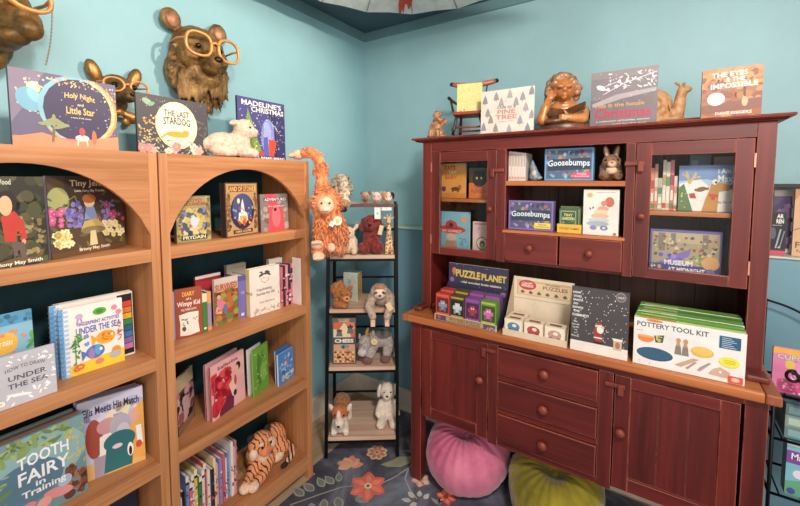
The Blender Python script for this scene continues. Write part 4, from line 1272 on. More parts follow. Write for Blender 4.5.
for i in range(34):
    t = i / 33
    ch.ell((.116 + .014 * math.sin(t * 2) - .02 * t, -.23 + .07 * t, .075 - .19 * t), .0032 if i % 2 else .0024, M((170, 140, 110), .4, .4, .05), None, 6, 4)
o = ch.build('beaded_chain', gl_)
hdn = MB().tube([(.0, -.27, -.03), (.012, -.273, -.026), (.02, -.266, -.034), (.012, -.27, -.042), (.0, -.27, -.03)], .003, GOLD, 6)
ring = MB(); lens_ring(ring, (-.03, -.185, .0), .022, .015, .004, GOLD, .2, -.4, 2)
ring.build('nose_ring', hd)

# ---- lamb on the bookcase
CREAM = plush('cream_plush', (240, 212, 188), (206, 172, 148), 70)
t = thing('toy_lamb', 'cream soft toy lamb lying on the bookcase top before the violet book', 'soft toy', (.285, -1.275, TB - .002), PI / 2)
b = Blob()
b.s_((-.035, 0, .052), (.085, .05, .052)).s_((.03, -.005, .062), (.05, .045, .055)).s_((.042, -.025, .122), (.044, .04, .044)).s_((.07, -.045, .108), (.026, .024, .024)).s_((-.1, .01, .05), (.03, .03, .03))
b.limb([(.02, -.03, .03), (.07, -.055, .02)], [.026, .02]).limb([(.05, .0, .03), (.09, -.03, .02)], [.026, .02]).s_((-.08, -.03, .03), (.035, .03, .03)).limb([(-.07, -.045, .02), (-.03, -.06, .017)], [.02, .017])
b.build('body', CREAM, t, .005, 5, .006, .012)
for p, r in (((.0, -.03, .145), (.034, .014, .012)), ((.092, -.012, .118), (.014, .014, .03))):
    dot(t, 'ear', p, r, CREAM, (0, -.15, .2))
for p in ((.046, -.064, .128), (.083, -.04, .128)):
    dot(t, 'eye', p, .0052, EYE_M)
dot(t, 'nose', (.084, -.064, .104), (.007, .005, .005), M((190, 130, 120), .6))

# ---- tiger
TIG = striped('tiger_plush', (236, 156, 106), (60, 34, 28), 16, 6, 'X', .8)
TW_ = plush('tiger_cream', (246, 220, 196), (232, 180, 140), 60)
t = thing('toy_tiger', 'orange striped soft toy tiger lying on the lowest bookcase shelf', 'soft toy', (.215, -1.1, Z4 + .001), PI / 2)
t.scale = (1.06, 1, .96)
b = Blob()
b.s_((.085, .035, .078), (.062, .058, .078)).s_((.03, .03, .07), (.08, .05, .062)).s_((-.03, .0, .08), (.06, .052, .07))
b.s_((-.035, -.025, .155), (.06, .05, .052)).limb([(-.055, -.02, .055), (-.11, -.05, .03), (-.15, -.075, .024)], [.032, .026, .024]).limb([(-.005, -.045, .05), (-.07, -.085, .03), (-.125, -.1, .024)], [.032, .026, .024])
b.s_((.085, -.02, .04), (.055, .03, .04))
b.build('body', TIG, t, .005, 5, .002, .01)
TO = plush('tiger_orange', (240, 150, 100), (226, 126, 78), 60)
dot(t, 'muzzle', (-.037, -.07, .128), (.03, .022, .022), TO); dot(t, 'nose', (-.038, -.091, .136), (.011, .006, .007), M((212, 110, 90), .5))
for sx in (-1, 1):
    dot(t, 'ear', (-.035 + sx * .045, -.018, .2), (.019, .012, .018), M((44, 30, 26), .9)); dot(t, 'cheek', (-.035 + sx * .048, -.042, .128), (.022, .02, .03), TW_)
    dot(t, 'brow', (-.035 + sx * .024, -.068, .172), (.014, .008, .009), TW_); dot(t, 'eye', (-.036 + sx * .023, -.074, .158), .0058, EYE_M)
dot(t, 'chest_patch', (-.035, -.048, .09), (.03, .02, .03), TW_)
dot(t, 'paw', (-.155, -.082, .025), (.026, .024, .024), TW_); dot(t, 'paw', (-.13, -.106, .025), (.027, .022, .024), TW_)
dot(t, 'paw', (.05, -.04, .024), (.034, .022, .023), TW_)
tm = striped('tail_plush', (240, 200, 160), (40, 28, 26), 18, 1, 'X', .5, (0, 0, .6))
b = Blob().limb([(.125, .03, .04), (.138, -.03, .018), (.11, -.075, .015), (.05, -.1, .014)], [.018, .016, .015, .014])
b.build('tail', tm, t, .004, 3); dot(t, 'tail_tip', (.04, -.103, .0145), (.022, .013, .013), M((40, 30, 28), .9))

# ---- stone bookend
ST = bronze('carved_stone', (150, 118, 92), (190, 156, 126), 0, .8, 30)
t = thing('bookend', 'grey brown carved stone bookend between the thin books and the tiger', 'bookend', (.155, -1.235, Z4 + .0008), PI / 2)
b = Blob()
b.s_((0, 0, .03), (.026, .04, .03)).s_((0, .0, .012), (.03, .06, .012)).s_((-.002, 0, .08), (.022, .034, .03)).s_((0, 0, .128), (.021, .03, .027)).s_((0, -.02, .105), (.014, .02, .03)).s_((.0, -.02, .15), (.013, .02, .018))
b.build('carving', ST, t, .004, 3, .004, .02); MB().box((-.026, -.045, 0), (.029, .045, .02), ST).build('foot', t, .003)

# ---- orangutan hanging from the bookcase
OR = plush('orange_fur', (246, 164, 108), (212, 114, 64), 60, (1, 1, .3))
SKIN = plush('peach_plush', (250, 206, 176), (232, 170, 138), 50)
OW = Vector((.475, -.905, 1.198)); OA = R(44)
t = thing('toy_orangutan', 'long-haired orange soft toy orangutan hanging by one arm from the bookcase corner', 'soft toy', OW, OA)
def w2l(p):
    v = Vector(p) - OW
    return Vector((v.x * math.cos(OA) + v.y * math.sin(OA), -v.x * math.sin(OA) + v.y * math.cos(OA), v.z))
armp = [Vector((-.03, 0, .2)), w2l((.445, -.9, 1.46)), w2l((.428, -.885, 1.57)), w2l((.415, -.886, 1.645)), w2l((.388, -.9, 1.686)), w2l((.345, -.93, 1.683))]
b = Blob()
b.s_((0, 0, .115), (.06, .05, .095)).s_((.0, -.015, .245), (.066, .055, .066)).s_((0, -.0, .06), (.06, .05, .055)).limb(armp, [.036, .033, .029, .027, .026, .022])
b.limb([(.04, -.01, .18), (.058, -.02, .10), (.062, -.025, .02)], [.032, .03, .028]).limb([(-.03, -.02, .04), (-.05, -.04, .02)], [.03, .026])
b.build('body', OR, t, .005, 5, .006, .012)
f = MB()
tufts(f, (0, 0, .12), (.056, .05, .10), 480, .042, OR, 1.1, .0042, 1, lambda p: not (p.y < -.03 and p.z < .05))
tufts(f, (0, -.012, .248), (.066, .055, .066), 520, .034, OR, .2, .0036, 2, lambda p: not (p.y < -.035 and -.045 < p.x < .04 and p.z < .285))
for i, (p, q) in enumerate(zip(armp, armp[1:])):
    tufts(f, (p + q) / 2, (.032, .032, .05) if i < 3 else (.034, .034, .026), 130, .024 if i < 3 else .016, OR, .9 if i < 3 else -.2, .0036, 5 + i, (lambda p_: p_.z > .478) if i > 2 else None)
tufts(f, (.055, -.02, .1), (.034, .034, .09), 420, .045, OR, 1.4, .0042, 12)
tufts(f, (.0, 0, .05), (.06, .045, .05), 200, .04, OR, 1.0, .004, 14)
f.build('fur', t)['kind'] = 'stuff'
b = Blob().s_((-.004, -.06, .238), (.04, .022, .042)).s_((-.006, -.082, .222), (.03, .018, .022)); b.build('face', SKIN, t, .004, 4)
for sx in (-1, 1):
    dot(t, 'eye', (-.004 + sx * .018, -.083, .25), .0052, EYE_M)
MB().tube([(-.022, -.099, .216), (-.006, -.102, .212), (.01, -.099, .216)], .0013, M((120, 70, 60), .8), 5).build('mouth', t)
dot(t, 'ear', (-.066, -.01, .245), (.01, .016, .018), SKIN)
hp = w2l((.318, -.94, 1.6745))
b = Blob().s_(hp + Vector((.004, 0, .005)), (.034, .03, .025))
for k in range(4):
    b.limb([hp + Vector((-.016, -.026 + .015 * k, .004)), hp + Vector((-.034, -.036 + .018 * k, -.001))], [.0105, .0105], 3)
b.build('hand', SKIN, t, .003, 2)
def foot(p, d, nm):
    b = Blob().s_(p, (.03, .022, .022))
    for k in range(4):
        q = Vector(p) + Vector((-.018 + .012 * k, -.012, .004))
        b.limb([q, q + Vector(d)], [.009, .008], 3)
    b.build(nm, SKIN, t, .004, 3)
foot((-.045, -.07, .055), (-.002, -.02, .012), 'foot'); foot((-.04, -.06, -.002), (0, -.018, -.008), 'foot'); dot(t, 'hand', (.02, -.075, .04), (.02, .016, .022), SKIN)
hangtag(t, (.05, -.098, .168), .021, .02, (0, .3, .1), (244, 232, 214), True)
hangtag(t, (.024, -.1, .155), .010, .012, (0, .5, .1), (250, 240, 228))

# ---- toys on the corner rack
def rtoy(name, label, px, z, dep, dz=.001, turn=0):
    x, _ = rkp(px, CY + (CAM.z - z) * 186, dep)
    return thing(name, label, 'soft toy', rkw(x, dep, z + dz), RKA + turn, 'soft toys on the corner rack')
LEO = plush('mottled_plush', (232, 212, 186), (84, 62, 46), 32)
t = rtoy('toy_owl', 'mottled brown and white fluffy toy with a black nose hanging over the rack top', 345, RZ[4], .05, .0006)
b = Blob()
b.s_((-.02, .02, .062), (.056, .055, .06)).s_((-.02, -.01, .112), (.044, .046, .046)).s_((-.005, -.06, .05), (.042, .034, .045)).s_((.008, -.098, .008), (.034, .028, .036))
b.build('body', LEO, t, .005, 5, .012, .02)
f = MB(); tufts(f, (-.02, .0, .085), (.056, .055, .07), 240, .026, LEO, .3, .004, 3, lambda p: p.z > .03); f.build('fur', t)['kind'] = 'stuff'
dot(t, 'muzzle', (.012, -.118, .006), (.024, .014, .022), plush('dun_plush', (190, 150, 108), (130, 96, 66), 60)); dot(t, 'nose', (.004, -.112, -.028), (.02, .014, .013), EYE_M)
for px, nm, lb, c1, c2, c3 in ((366, 'toy_hedgehog', 'small round brown toy, leftmost of three balls on the rack top', (206, 170, 138), (150, 112, 84), (128, 92, 66)), (377, 'toy_piglet', 'small round pinkish white toy, middle of three balls on the rack top', (242, 220, 210), (220, 188, 176), (240, 196, 186)), (388.5, 'toy_calico', 'small round white toy with orange and black patches, rightmost of three balls', (240, 222, 206), (222, 196, 178), (246, 226, 214))):
    t = rtoy(nm, lb, px, RZ[4], .03)
    pm = plush(nm + '_plush', c1, c2, 60)
    b = Blob().s_((0, 0, .034), (.026, .03, .031)).s_((0, -.022, .03), (.022, .016, .02)); b.build('body', pm, t, .004, 4, .005, .012)
    dot(t, 'snout', (0, -.036, .027), (.013, .008, .011), plush(nm + '_snout', c3, dim(c3, .85), 60))
    for sx in (-1, 1):
        dot(t, 'ear', (sx * .022, -.006, .058), (.009, .006, .01), plush(nm + '_ear', dim(c2, .9), dim(c2, .75), 60)); dot(t, 'eye', (sx * .011, -.037, .041), .003, EYE_M)
    if nm == 'toy_calico':
        dot(t, 'patch', (-.016, .0, .042), (.019, .026, .024), M((222, 138, 78), .9)); dot(t, 'patch', (.02, .0, .044), (.014, .026, .022), M((50, 36, 32), .9))
for px0, px1, py0, py1, lb in ((374.5, 380.5, 203, 219, 'tall white paper tag hanging from the rack top'), (381.5, 391.5, 201.5, 210.5, 'wide white paper tag hanging right of the tall one')):
    xa, za = rkp(px0, py1, -.012); xb, zb = rkp(px1, py0, -.012)
    zb = min(zb, RZ[4] - .019)
    t = thing('price_tag', lb, 'tag', rkw((xa + xb) / 2, -.0105, zb), RKA, 'paper tags on the rack')
    MB().box((-(xb - xa) / 2, -.001, -(zb - za)), ((xb - xa) / 2, 0, 0), M((246, 238, 230), .6, 0, .02)).box((-.004, -.0016, -(zb - za) * .6), (.003, -.001, -(zb - za) * .45), M((150, 140, 136), .6)).build('card', t)
    MB().tube([(0, 0, -.003), (0, -.001, .006), (0, .001, .014)], .001, M((60, 60, 60), .6), 5).build('string', t)
LLA = plush('oat_plush', (246, 222, 190), (212, 178, 144), 70)
t = rtoy('toy_llama', 'cream woolly toy with upright ears sitting left on the second shelf of the rack', 349.5, RZ[3], .045)
b = Blob()
b.s_((0, 0, .052), (.048, .044, .056)).s_((-.006, -.02, .112), (.04, .036, .038)).s_((-.012, -.05, .1), (.026, .022, .021)).limb([(-.03, -.03, .03), (-.034, -.055, .016)], [.02, .017]).limb([(.03, -.03, .03), (.03, -.055, .016)], [.02, .017])
b.build('body', LLA, t, .005, 4, .008, .014)
for sx in (-1, 1):
    dot(t, 'ear', (-.006 + sx * .043, -.012, .142), (.011, .009, .024), LLA, (0, sx * .6, 0)); dot(t, 'eye', (-.01 + sx * .02, -.055, .118), .004, EYE_M)
dot(t, 'nose', (-.014, -.071, .1), (.007, .004, .005), M((150, 96, 84), .6))
RDD = plush('russet_curl_plush', (150, 56, 46), (92, 28, 26), 55)
t = rtoy('toy_dog', 'dark russet curly toy dog sitting in the middle of the second rack shelf', 372, RZ[3], .045)
b = Blob()
b.s_((0, .005, .07), (.05, .044, .075)).s_((-.004, -.015, .165), (.046, .042, .044)).s_((-.006, -.05, .152), (.028, .024, .024)).limb([(-.025, -.03, .09), (-.03, -.045, .02)], [.022, .02]).limb([(.02, -.03, .09), (.022, -.045, .02)], [.022, .02]).s_((-.05, -.03, .03), (.024, .035, .028)).s_((.045, -.03, .03), (.024, .035, .028))
b.limb([(-.045, -.005, .18), (-.052, -.01, .135)], [.014, .018]).limb([(.042, -.005, .18), (.05, -.01, .135)], [.014, .018])
b.build('body', RDD, t, .005, 3, .014, .012)
dot(t, 'nose', (-.008, -.074, .158), (.009, .006, .007), EYE_M)
for sx in (-1, 1): dot(t, 'eye', (-.005 + sx * .018, -.054, .175), .004, EYE_M)
hangtag(t, (.05, -.055, .13), .011, .026, (0, .25, 0), (236, 206, 160))
GIR = spotted('giraffe_plush', (244, 216, 170), (176, 108, 56), 60, .1)
GIC = plush('giraffe_cream', (244, 216, 178), (226, 188, 146), 60)
t = rtoy('toy_giraffe', 'slim spotted toy giraffe sitting at the right end of the second rack shelf', 389.3, RZ[3], .04)
b = Blob()
b.s_((0, 0, .055), (.026, .027, .052)).limb([(0, -.004, .09), (-.002, -.008, .175)], [.019, .013]).limb([(-.012, -.02, .06), (-.016, -.036, .012)], [.011, .010]).limb([(.012, -.02, .06), (.015, -.036, .012)], [.011, .010])
b.build('body', GIR, t, .004, 3)
b = Blob().s_((-.002, -.012, .19), (.018, .02, .02)).s_((-.003, -.03, .182), (.012, .016, .012)); b.build('head', GIC, t, .003, 3)
for sx in (-1, 1):
    dot(t, 'ear', (-.002 + sx * .022, -.006, .2), (.011, .005, .007), GIC, (0, -sx * .4, 0)); dot(t, 'horn', (-.002 + sx * .009, -.006, .214), (.004, .004, .011), GIC); dot(t, 'eye', (-.002 + sx * .012, -.029, .194), .0028, EYE_M)
BRN = plush('tan_curl_plush', (196, 122, 66), (138, 78, 38), 55)
BRL = plush('tan_pale_plush', (230, 168, 116), (206, 140, 90), 60)
t = rtoy('toy_bear', 'tan curly toy bear crouching at the left of the third rack shelf', 342, RZ[2], .05)
b = Blob()
b.s_((-.012, .012, .062), (.05, .046, .06)).s_((-.02, -.01, .095), (.045, .04, .042)).s_((.022, -.03, .07), (.04, .036, .04)).s_((-.02, -.04, .022), (.025, .025, .022)).s_((.02, -.045, .018), (.024, .024, .018)).s_((-.005, -.005, .135), (.014, .012, .014)).s_((.05, -.005, .102), (.013, .012, .014))
b.build('body', BRN, t, .005, 3, .012, .012)
dot(t, 'muzzle', (.034, -.062, .058), (.021, .018, .018), BRL); dot(t, 'nose', (.038, -.081, .064), (.007, .005, .005), EYE_M)
for sx in (-1, 1): dot(t, 'eye', (.024 + sx * .016, -.063, .082), .0042, EYE_M)
sp0, sp1 = rkw(.094, .15, RZ[2] + .001), rkw(.176, .118, RZ[2] + .001)
bk('gift_box', 'pale green upright box with a golden side, behind the tan bear on the rack', 'box', (Vector(sp0), Vector(sp1), .168, frame(sp0, sp1)), .062, 'b9c2b4', [('r', 'd8dccc', .0, .0, .03, 1), ('r', 'e2e4d0', 0, 0, 1, .02), ('r', 'd8dccc', .97, 0, 1, 1), ('e', 'd8a898', .55, .5, .14, .12), ('e', '8c9c98', .4, .3, .12, .08), ('s', ['a8b4a8', 'c8c4b0'], 20, 3, .1, .1, .9, .9, .03, .07, 'l')], pages=False,
   sitems=lambda root, W, D, H: (lambda mb: (art(mb, [('r', 'e2e4d0', 0, 0, 1, 1), ('r', 'c09a58', .06, .03, .94, .98), ('s', ['a88044', 'd8b878', '98743c'], 50, 6, .08, .05, .92, .96, .015, .03, 'e')], D, H, Matrix(((0, -1, 0, W), (1, 0, 0, 0), (0, 0, 1, 0), (0, 0, 0, 1)))), mb.build('side_label', root)))(MB()))
SLO = plush('sloth_plush', (204, 180, 160), (152, 126, 108), 60)
SLP = plush('sloth_face', (244, 224, 206), (228, 200, 178), 60)
t = rtoy('toy_sloth', 'grey brown toy sloth with arms dangling over the third rack shelf', 381, RZ[2], .014, .007)
b = Blob()
b.s_((.01, .02, .052), (.056, .045, .052)).s_((-.008, -.022, .092), (.05, .04, .044)).limb([(-.045, -.01, .06), (-.062, -.055, .02), (-.042, -.08, -.03)], [.026, .025, .02]).limb([(.05, -.005, .055), (.05, -.062, .015), (.034, -.08, -.03)], [.026, .025, .02])
b.build('body', SLO, t, .005, 4, .006, .012)
b = Blob().s_((-.006, -.05, .088), (.034, .018, .03)).s_((-.004, -.064, .08), (.018, .014, .016)); b.build('face', SLP, t, .004, 3)
dot(t, 'hair', (-.008, -.045, .12), (.03, .018, .016), plush('sloth_hair', (206, 140, 100), (170, 108, 74), 60))
for sx in (-1, 1):
    dot(t, 'eye_patch', (-.006 + sx * .022, -.062, .094), (.012, .008, .007), M((112, 88, 74), .9), (0, sx * .5, 0)); dot(t, 'eye', (-.006 + sx * .019, -.069, .095), .0032, EYE_M)
    hx_ = -.042 if sx < 0 else .034
    b = Blob().s_((hx_, -.082, -.044), (.014, .012, .014))
    for k in (-1, 0, 1): b.limb([(hx_ + k * .008, -.084, -.05), (hx_ + k * .009, -.086, -.078)], [.006, .0045], 3)
    b.build('claw', SKIN, t, .003, 2)
dot(t, 'nose', (-.004, -.079, .083), (.008, .005, .006), M((70, 52, 48), .5))
hangtag(t, (.046, -.098, .03), .014, .022, (0, -.5, 0), (238, 206, 160))
sp0, sp1 = rkw(*[rkp(332.3, 340, .03)[0], .03], RZ[1] + .0008), rkw(*[rkp(356, 340, .03)[0], .03], RZ[1] + .0008)
zt = rkp(344, 318, .03)[1]
def board_side(root, W, D, H): pass
bk('chess_box', 'tall orange and grey boxed chess set on the fourth rack shelf', 'game', (Vector(sp0), Vector(sp1), zt - RZ[1], frame(sp0, sp1)), .045, '5a5452', [
    ('r', 'e8d4b4', .05, .10, .95, .42), ('r', '6c6460', 0, 0, 1, .1), ('t', 'e8c890', 'CLASSIC', .5, .035, .5, .03), ('t', 'f0dcb8', 'GAMES', .5, .075, .44, .035), ('p', 'e06848', [(.05, .1), (.5, .1), (.28, .26), (.05, .24)]), ('p', 'e06848', [(.95, .42), (.95, .22), (.72, .3), (.8, .42)]), ('p', 'f0d8a8', [(.5, .1), (.72, .24), (.5, .42), (.28, .26)]), ('p', 'e8805c', [(.5, .1), (.95, .1), (.95, .2), (.72, .24)]),
    ('p', '6c7070', [(.16, .4), (.2, .3), (.4, .3), (.44, .4)]), ('e', '4c5052', .3, .28, .12, .035), ('p', '6c7070', [(.62, .34), (.66, .22), (.86, .22), (.9, .34)]), ('e', '3c4042', .76, .2, .13, .035), ('p', '3c4042', [(.7, .2), (.76, .13), (.84, .19)]),
    ('r', '57504e', 0, .43, 1, .56), ('t', 'f6efe2', 'CHESS', .5, .495, .8, .085, {'b': .05}), ('r', 'd8a884', .05, .57, .95, .97), ('e', '8c9498', .52, .62, .2, .045), ('e', '4c5458', .46, .63, .06, .04)] +
    [('r', ('c86840', 'ecca9c', '6c3c30')[(i + j) % 2 if (i + 2 * j) % 5 else 2], .08 + .105 * i, .72 + .048 * j, .18 + .105 * i, .765 + .048 * j) for i in range(8) for j in range(5)] + [('s', ['e8b888', '5c3428', 'd88858'], 22, 3, .1, .68, .9, .92, .02, .035, 'e')], pages=False)
DON = plush('grey_plush', (186, 174, 170), (140, 128, 124), 60)
DOP = plush('grey_pale_plush', (216, 206, 202), (188, 176, 172), 60)
t = rtoy('toy_calf', 'grey toy calf with brown hooves and a tan horn, beside the chess box', 375.5, RZ[1], .075)
t.scale = (.88,) * 3
b = Blob()
b.s_((.045, .03, .13), (.075, .05, .058)).s_((-.01, .01, .12), (.05, .046, .052)).s_((-.065, -.03, .125), (.042, .042, .052)).s_((-.074, -.055, .088), (.034, .03, .03))
b.limb([(-.015, -.01, .09), (-.035, -.045, .05)], [.034, .03]).limb([(-.06, 0, .08), (-.07, -.01, .05)], [.03, .026]).limb([(.09, .0, .11), (.075, -.035, .06)], [.036, .03]).limb([(.09, .05, .09), (.09, .05, .04)], [.03, .03])
b.build('body', DON, t, .005, 5, .004, .012)
dot(t, 'muzzle', (-.08, -.073, .082), (.03, .02, .026), DOP); dot(t, 'saddle_patch', (.045, .02, .158), (.06, .042, .034), M((112, 102, 102), .95))
HOOF = plush('hoof_plush', (134, 96, 80), (100, 70, 58), 60)
for p in ((-.045, -.058, .027), (-.075, -.012, .027), (.068, -.048, .03), (.09, .05, .025)): dot(t, 'hoof', p, (.032, .03, .0265), HOOF)
b = Blob().limb([(-.055, -.02, .165), (-.052, -.018, .195), (-.046, -.018, .215)], [.012, .011, .008]); b.build('horn', M((214, 156, 84), .8, 0, .1), t, .003, 3)
dot(t, 'ear', (-.012, -.02, .18), (.012, .012, .025), DON); dot(t, 'ear', (-.1, -.02, .165), (.01, .012, .02), DON); dot(t, 'eye', (-.086, -.066, .128), .0042, EYE_M)
dot(t, 'mane', (-.03, -.0, .172), (.03, .02, .014), M((186, 140, 96), .9))
hangtag(t, (-.005, -.062, .145), .02, .02, (0, 0, 0), (236, 214, 168), True)
GPB = plush('brown_white_plush', (190, 130, 76), (130, 84, 44), 45)
GPW = plush('white_plush', (246, 232, 216), (224, 202, 182), 60)
GPO = plush('rust_plush', (214, 120, 72), (184, 92, 50), 60)
t = rtoy('toy_puppy', 'brown and white toy puppy standing at the left of the bottom rack shelf', 342, RZ[0], .085)
t.scale = (1.14,) * 3
b = Blob().s_((0, .03, .1), (.046, .066, .055)).s_((0, -.01, .09), (.042, .045, .05)); b.build('body', GPB, t, .005, 4, .01, .016)
b = Blob().s_((0, -.055, .055), (.04, .036, .045)).s_((0, -.085, .075), (.026, .026, .03)).limb([(-.026, -.05, .05), (-.03, -.07, .015)], [.017, .016]).limb([(.026, -.05, .05), (.03, -.07, .015)], [.017, .016]).limb([(-.03, .06, .06), (-.032, .06, .015)], [.018, .017]).limb([(.03, .06, .06), (.032, .06, .015)], [.018, .017])
b.build('legs', GPW, t, .004, 3, .004, .012)
b = Blob().s_((-.002, -.06, .115), (.04, .034, .034)); b.build('head', GPO, t, .004, 3, .004, .012)
dot(t, 'blaze', (-.003, -.085, .108), (.014, .018, .03), GPW); dot(t, 'nose', (-.002, -.112, .072), (.008, .005, .006), M((80, 50, 46), .5))
for sx in (-1, 1): dot(t, 'ear', (sx * .044, -.045, .128), (.012, .01, .022), GPW, (0, sx * .5, 0)); dot(t, 'eye', (sx * .022, -.09, .115), .0045, EYE_M)
t = rtoy('toy_bunny', 'pale cream floppy-eared toy sitting at the right of the bottom rack shelf', 388, RZ[0], .15)
t.scale = (1.2,) * 3
b = Blob()
b.s_((0, 0, .06), (.042, .04, .06)).s_((.0, -.012, .155), (.04, .037, .042)).s_((-.004, -.042, .145), (.022, .018, .02)).limb([(-.022, -.03, .03), (-.035, -.075, .022)], [.022, .022]).limb([(.022, -.03, .03), (.028, -.075, .022)], [.022, .022]).limb([(-.035, -.01, .09), (-.048, -.035, .05)], [.017, .016]).limb([(.035, -.01, .09), (.044, -.035, .05)], [.017, .016])
b.build('body', GPW, t, .004, 4, .008, .012)
for sx in (-1, 1): dot(t, 'ear', (sx * .042, -.004, .15), (.012, .02, .034), GPW, (0, -sx * .15, 0)); dot(t, 'eye', (-.002 + sx * .016, -.05, .165), .0036, EYE_M)
dot(t, 'nose', (-.004, -.06, .15), (.007, .004, .005), M((70, 50, 48), .5))
# =============================================== things in and on the hutch
GH = 'boxed games and books on the hutch'
def yb(name, label, cat, pl, pr, pt, z, Y, thick, c, items, lean=0, dx=(0, 0), group=None, **k):
    return book(name, label, cat, span(pl, pr, pt, z, Y=Y, dx=dx, lean=lean), thick, c, items, group=group, lean=lean, **k)
CZ = CT + .0008
# -- upper left cupboard
S1, S2 = 1.4605, UB + .0142
yb('board_book', 'orange book with a crawling baby, upper left behind the left glass door', 'book', (441, 197), (465, 198), (441, 164), S1, -.40, .015, 'e8a050', [
    ('t', '7c4424', "CAT'S", .36, .12, .46, .12), ('t', 'fbf0d8', 'FIRST', .5, .26, .3, .08), ('t', 'c8582c', 'BABY', .42, .4, .5, .11), ('e', '4c4468', .12, .74, .09, .08), ('e', '6c4430', .62, .74, .2, .06), ('e', 'a86848', .78, .68, .08, .06), ('l', '6c4430', [(.48, .74), (.5, .84)], .05), ('l', '6c4430', [(.7, .74), (.72, .84)], .05), ('r', 'd88c40', 0, .86, 1, 1)], R(5), group='books behind the left glass door')
yb('board_book', 'dark book with a round black cat, upper right behind the left glass door', 'book', (468.8, 198), (487.5, 198), (468.8, 168), S1, -.395, .015, '4c4038', [
    ('p', 'e08048', [(0, .5), (1, .46), (1, 1), (0, 1)]), ('e', '28242a', .55, .36, .38, .26), ('p', '28242a', [(.25, .3), (.3, .06), (.48, .2)]), ('p', '28242a', [(.62, .18), (.82, .06), (.85, .3)]), ('e', 'd8c078', .42, .34, .05, .04), ('e', 'd8c078', .66, .34, .05, .04), ('t', 'c04428', 'There is', .5, .62, .56, .09), ('t', 'c04428', 'HUNGER', .5, .76, .76, .13)], R(5), group='books behind the left glass door')
yb('board_book', 'light blue book with a big red cowboy hat, lower left behind the left glass door', 'book', (437.5, 249), (468.6, 250), (437.5, 211), S2, -.40, .02, '8cc4d8', [
    ('e', 'f0a868', .84, .2, .1, .07), ('e', 'd84c44', .44, .48, .46, .11), ('p', 'd84c44', [(.22, .46), (.28, .28), (.42, .22), (.6, .28), (.68, .46)]), ('r', 'b83430', .24, .4, .66, .46), ('e', '44302c', .44, .36, .07, .06), ('t', 'f8ece0', 'TINY COWBOY', .44, .52, .7, .07), ('e', 'e8c8b0', .45, .68, .16, .1), ('p', 'c89880', [(.28, .78), (.62, .78), (.66, 1), (.24, 1)]), ('l', '5c98b8', [(.82, .95), (.82, .7)], .02), ('s', ['5c98b8'], 8, 3, .74, .7, .92, .9, .03, .05, 'l')], R(4), group='books behind the left glass door', spine='5c8ca4')
yb('board_book', 'pink book with a round animal badge, lower right behind the left glass door', 'book', (472.5, 252), (489, 252), (473, 221.5), S2, -.392, .015, 'f0d0d0', [
    ('r', 'd88ca0', .08, .04, .92, .1), ('e', 'a88450', .56, .72, .34, .22), ('e', 'f4ecdc', .56, .72, .28, .18), ('e', '8c5c40', .58, .74, .16, .12), ('e', 'e8c8a8', .58, .78, .08, .06), ('s', ['d8a8b0'], 10, 3, .15, .2, .9, .5, .02, .03, 'd')], R(4), group='books behind the left glass door')
# -- centre: upper shelf
C1, C2 = 1.5512, 1.3252
px = [508.4, 511.3, 514.2, 517.1, 520, 522.9, 525.6]
for i in range(6):
    sp = span((px[i], 181), (px[i + 1] - .25, 181), (px[i], 151.5 + .3 * i), C1, Y=-.455)
    t = thing('paperback', ['leftmost of six white spined paperbacks on the centre shelf', 'second from the left of six white paperbacks, beside the leftmost', 'third from the left of six white spined paperbacks', 'fourth from the left of six white spined paperbacks', 'fifth white paperback, next to the one by the blue gnome', 'rightmost white paperback, next to the small blue gnome'][i], 'book', group='white paperbacks on the centre shelf')
    t.matrix_world = sp[3]; W = (sp[1] - sp[0]).length; h = sp[2]
    mb = MB().box((0, 0, 0), (W, .0015, h), P('ece0d6')).box((0, .0015, 0), (.0012, .11, h), P('e0d4ca')).box((W - .0012, .0015, 0), (W, .11, h), P('e0d4ca'))
    art(mb, [('r', 'c8b4a8', .2, .08, .8, .5), ('r', 'd8a898', .15, .86, .85, .94)], W, h); mb.build('cover', t)
    MB().box((.0012, .0015, .002), (W - .0012, .107, h - .002), PAGE).build('page_block', t)
sp = span((527.5, 181), (541, 181), (534, 161), C1, Y=-.45)
gx = (sp[0] + sp[1]) / 2
t = thing('gnome', 'small slate blue gnome figurine leaning beside the white paperbacks', 'figurine', (gx.x, -.44, C1), 0)
GN = bronze('slate_glaze', (84, 106, 128), (168, 186, 196), 0, .4, 60)
b = Blob().s_((0, 0, .02), (.026, .02, .022)).s_((-.004, 0, .042), (.017, .016, .018)).limb([(-.006, 0, .05), (-.010, 0, .07), (-.012, .002, .09)], [.016, .010, .004]).s_((.02, -.008, .012), (.016, .012, .01))
b.build('body', GN, t, .003, 2); dot(t, 'beard', (0, -.017, .034), (.010, .007, .014), M((214, 212, 204), .8)); dot(t, 'nose', (0, -.021, .045), .004, M((214, 160, 136), .6))
GOO = lambda c, c2, c3: [('r', c, 0, 0, 1, 1), ('r', c2, .035, .05, .965, .95), ('s', [c3, '5c6478', '8c8098', 'a4a06c', '44485c', 'a86c70'], 70, 3, .05, .08, .95, .92, .03, .09, 'e'), ('p', '3c4458', [(.08, .34), (.94, .3), (.95, .66), (.06, .7)])]
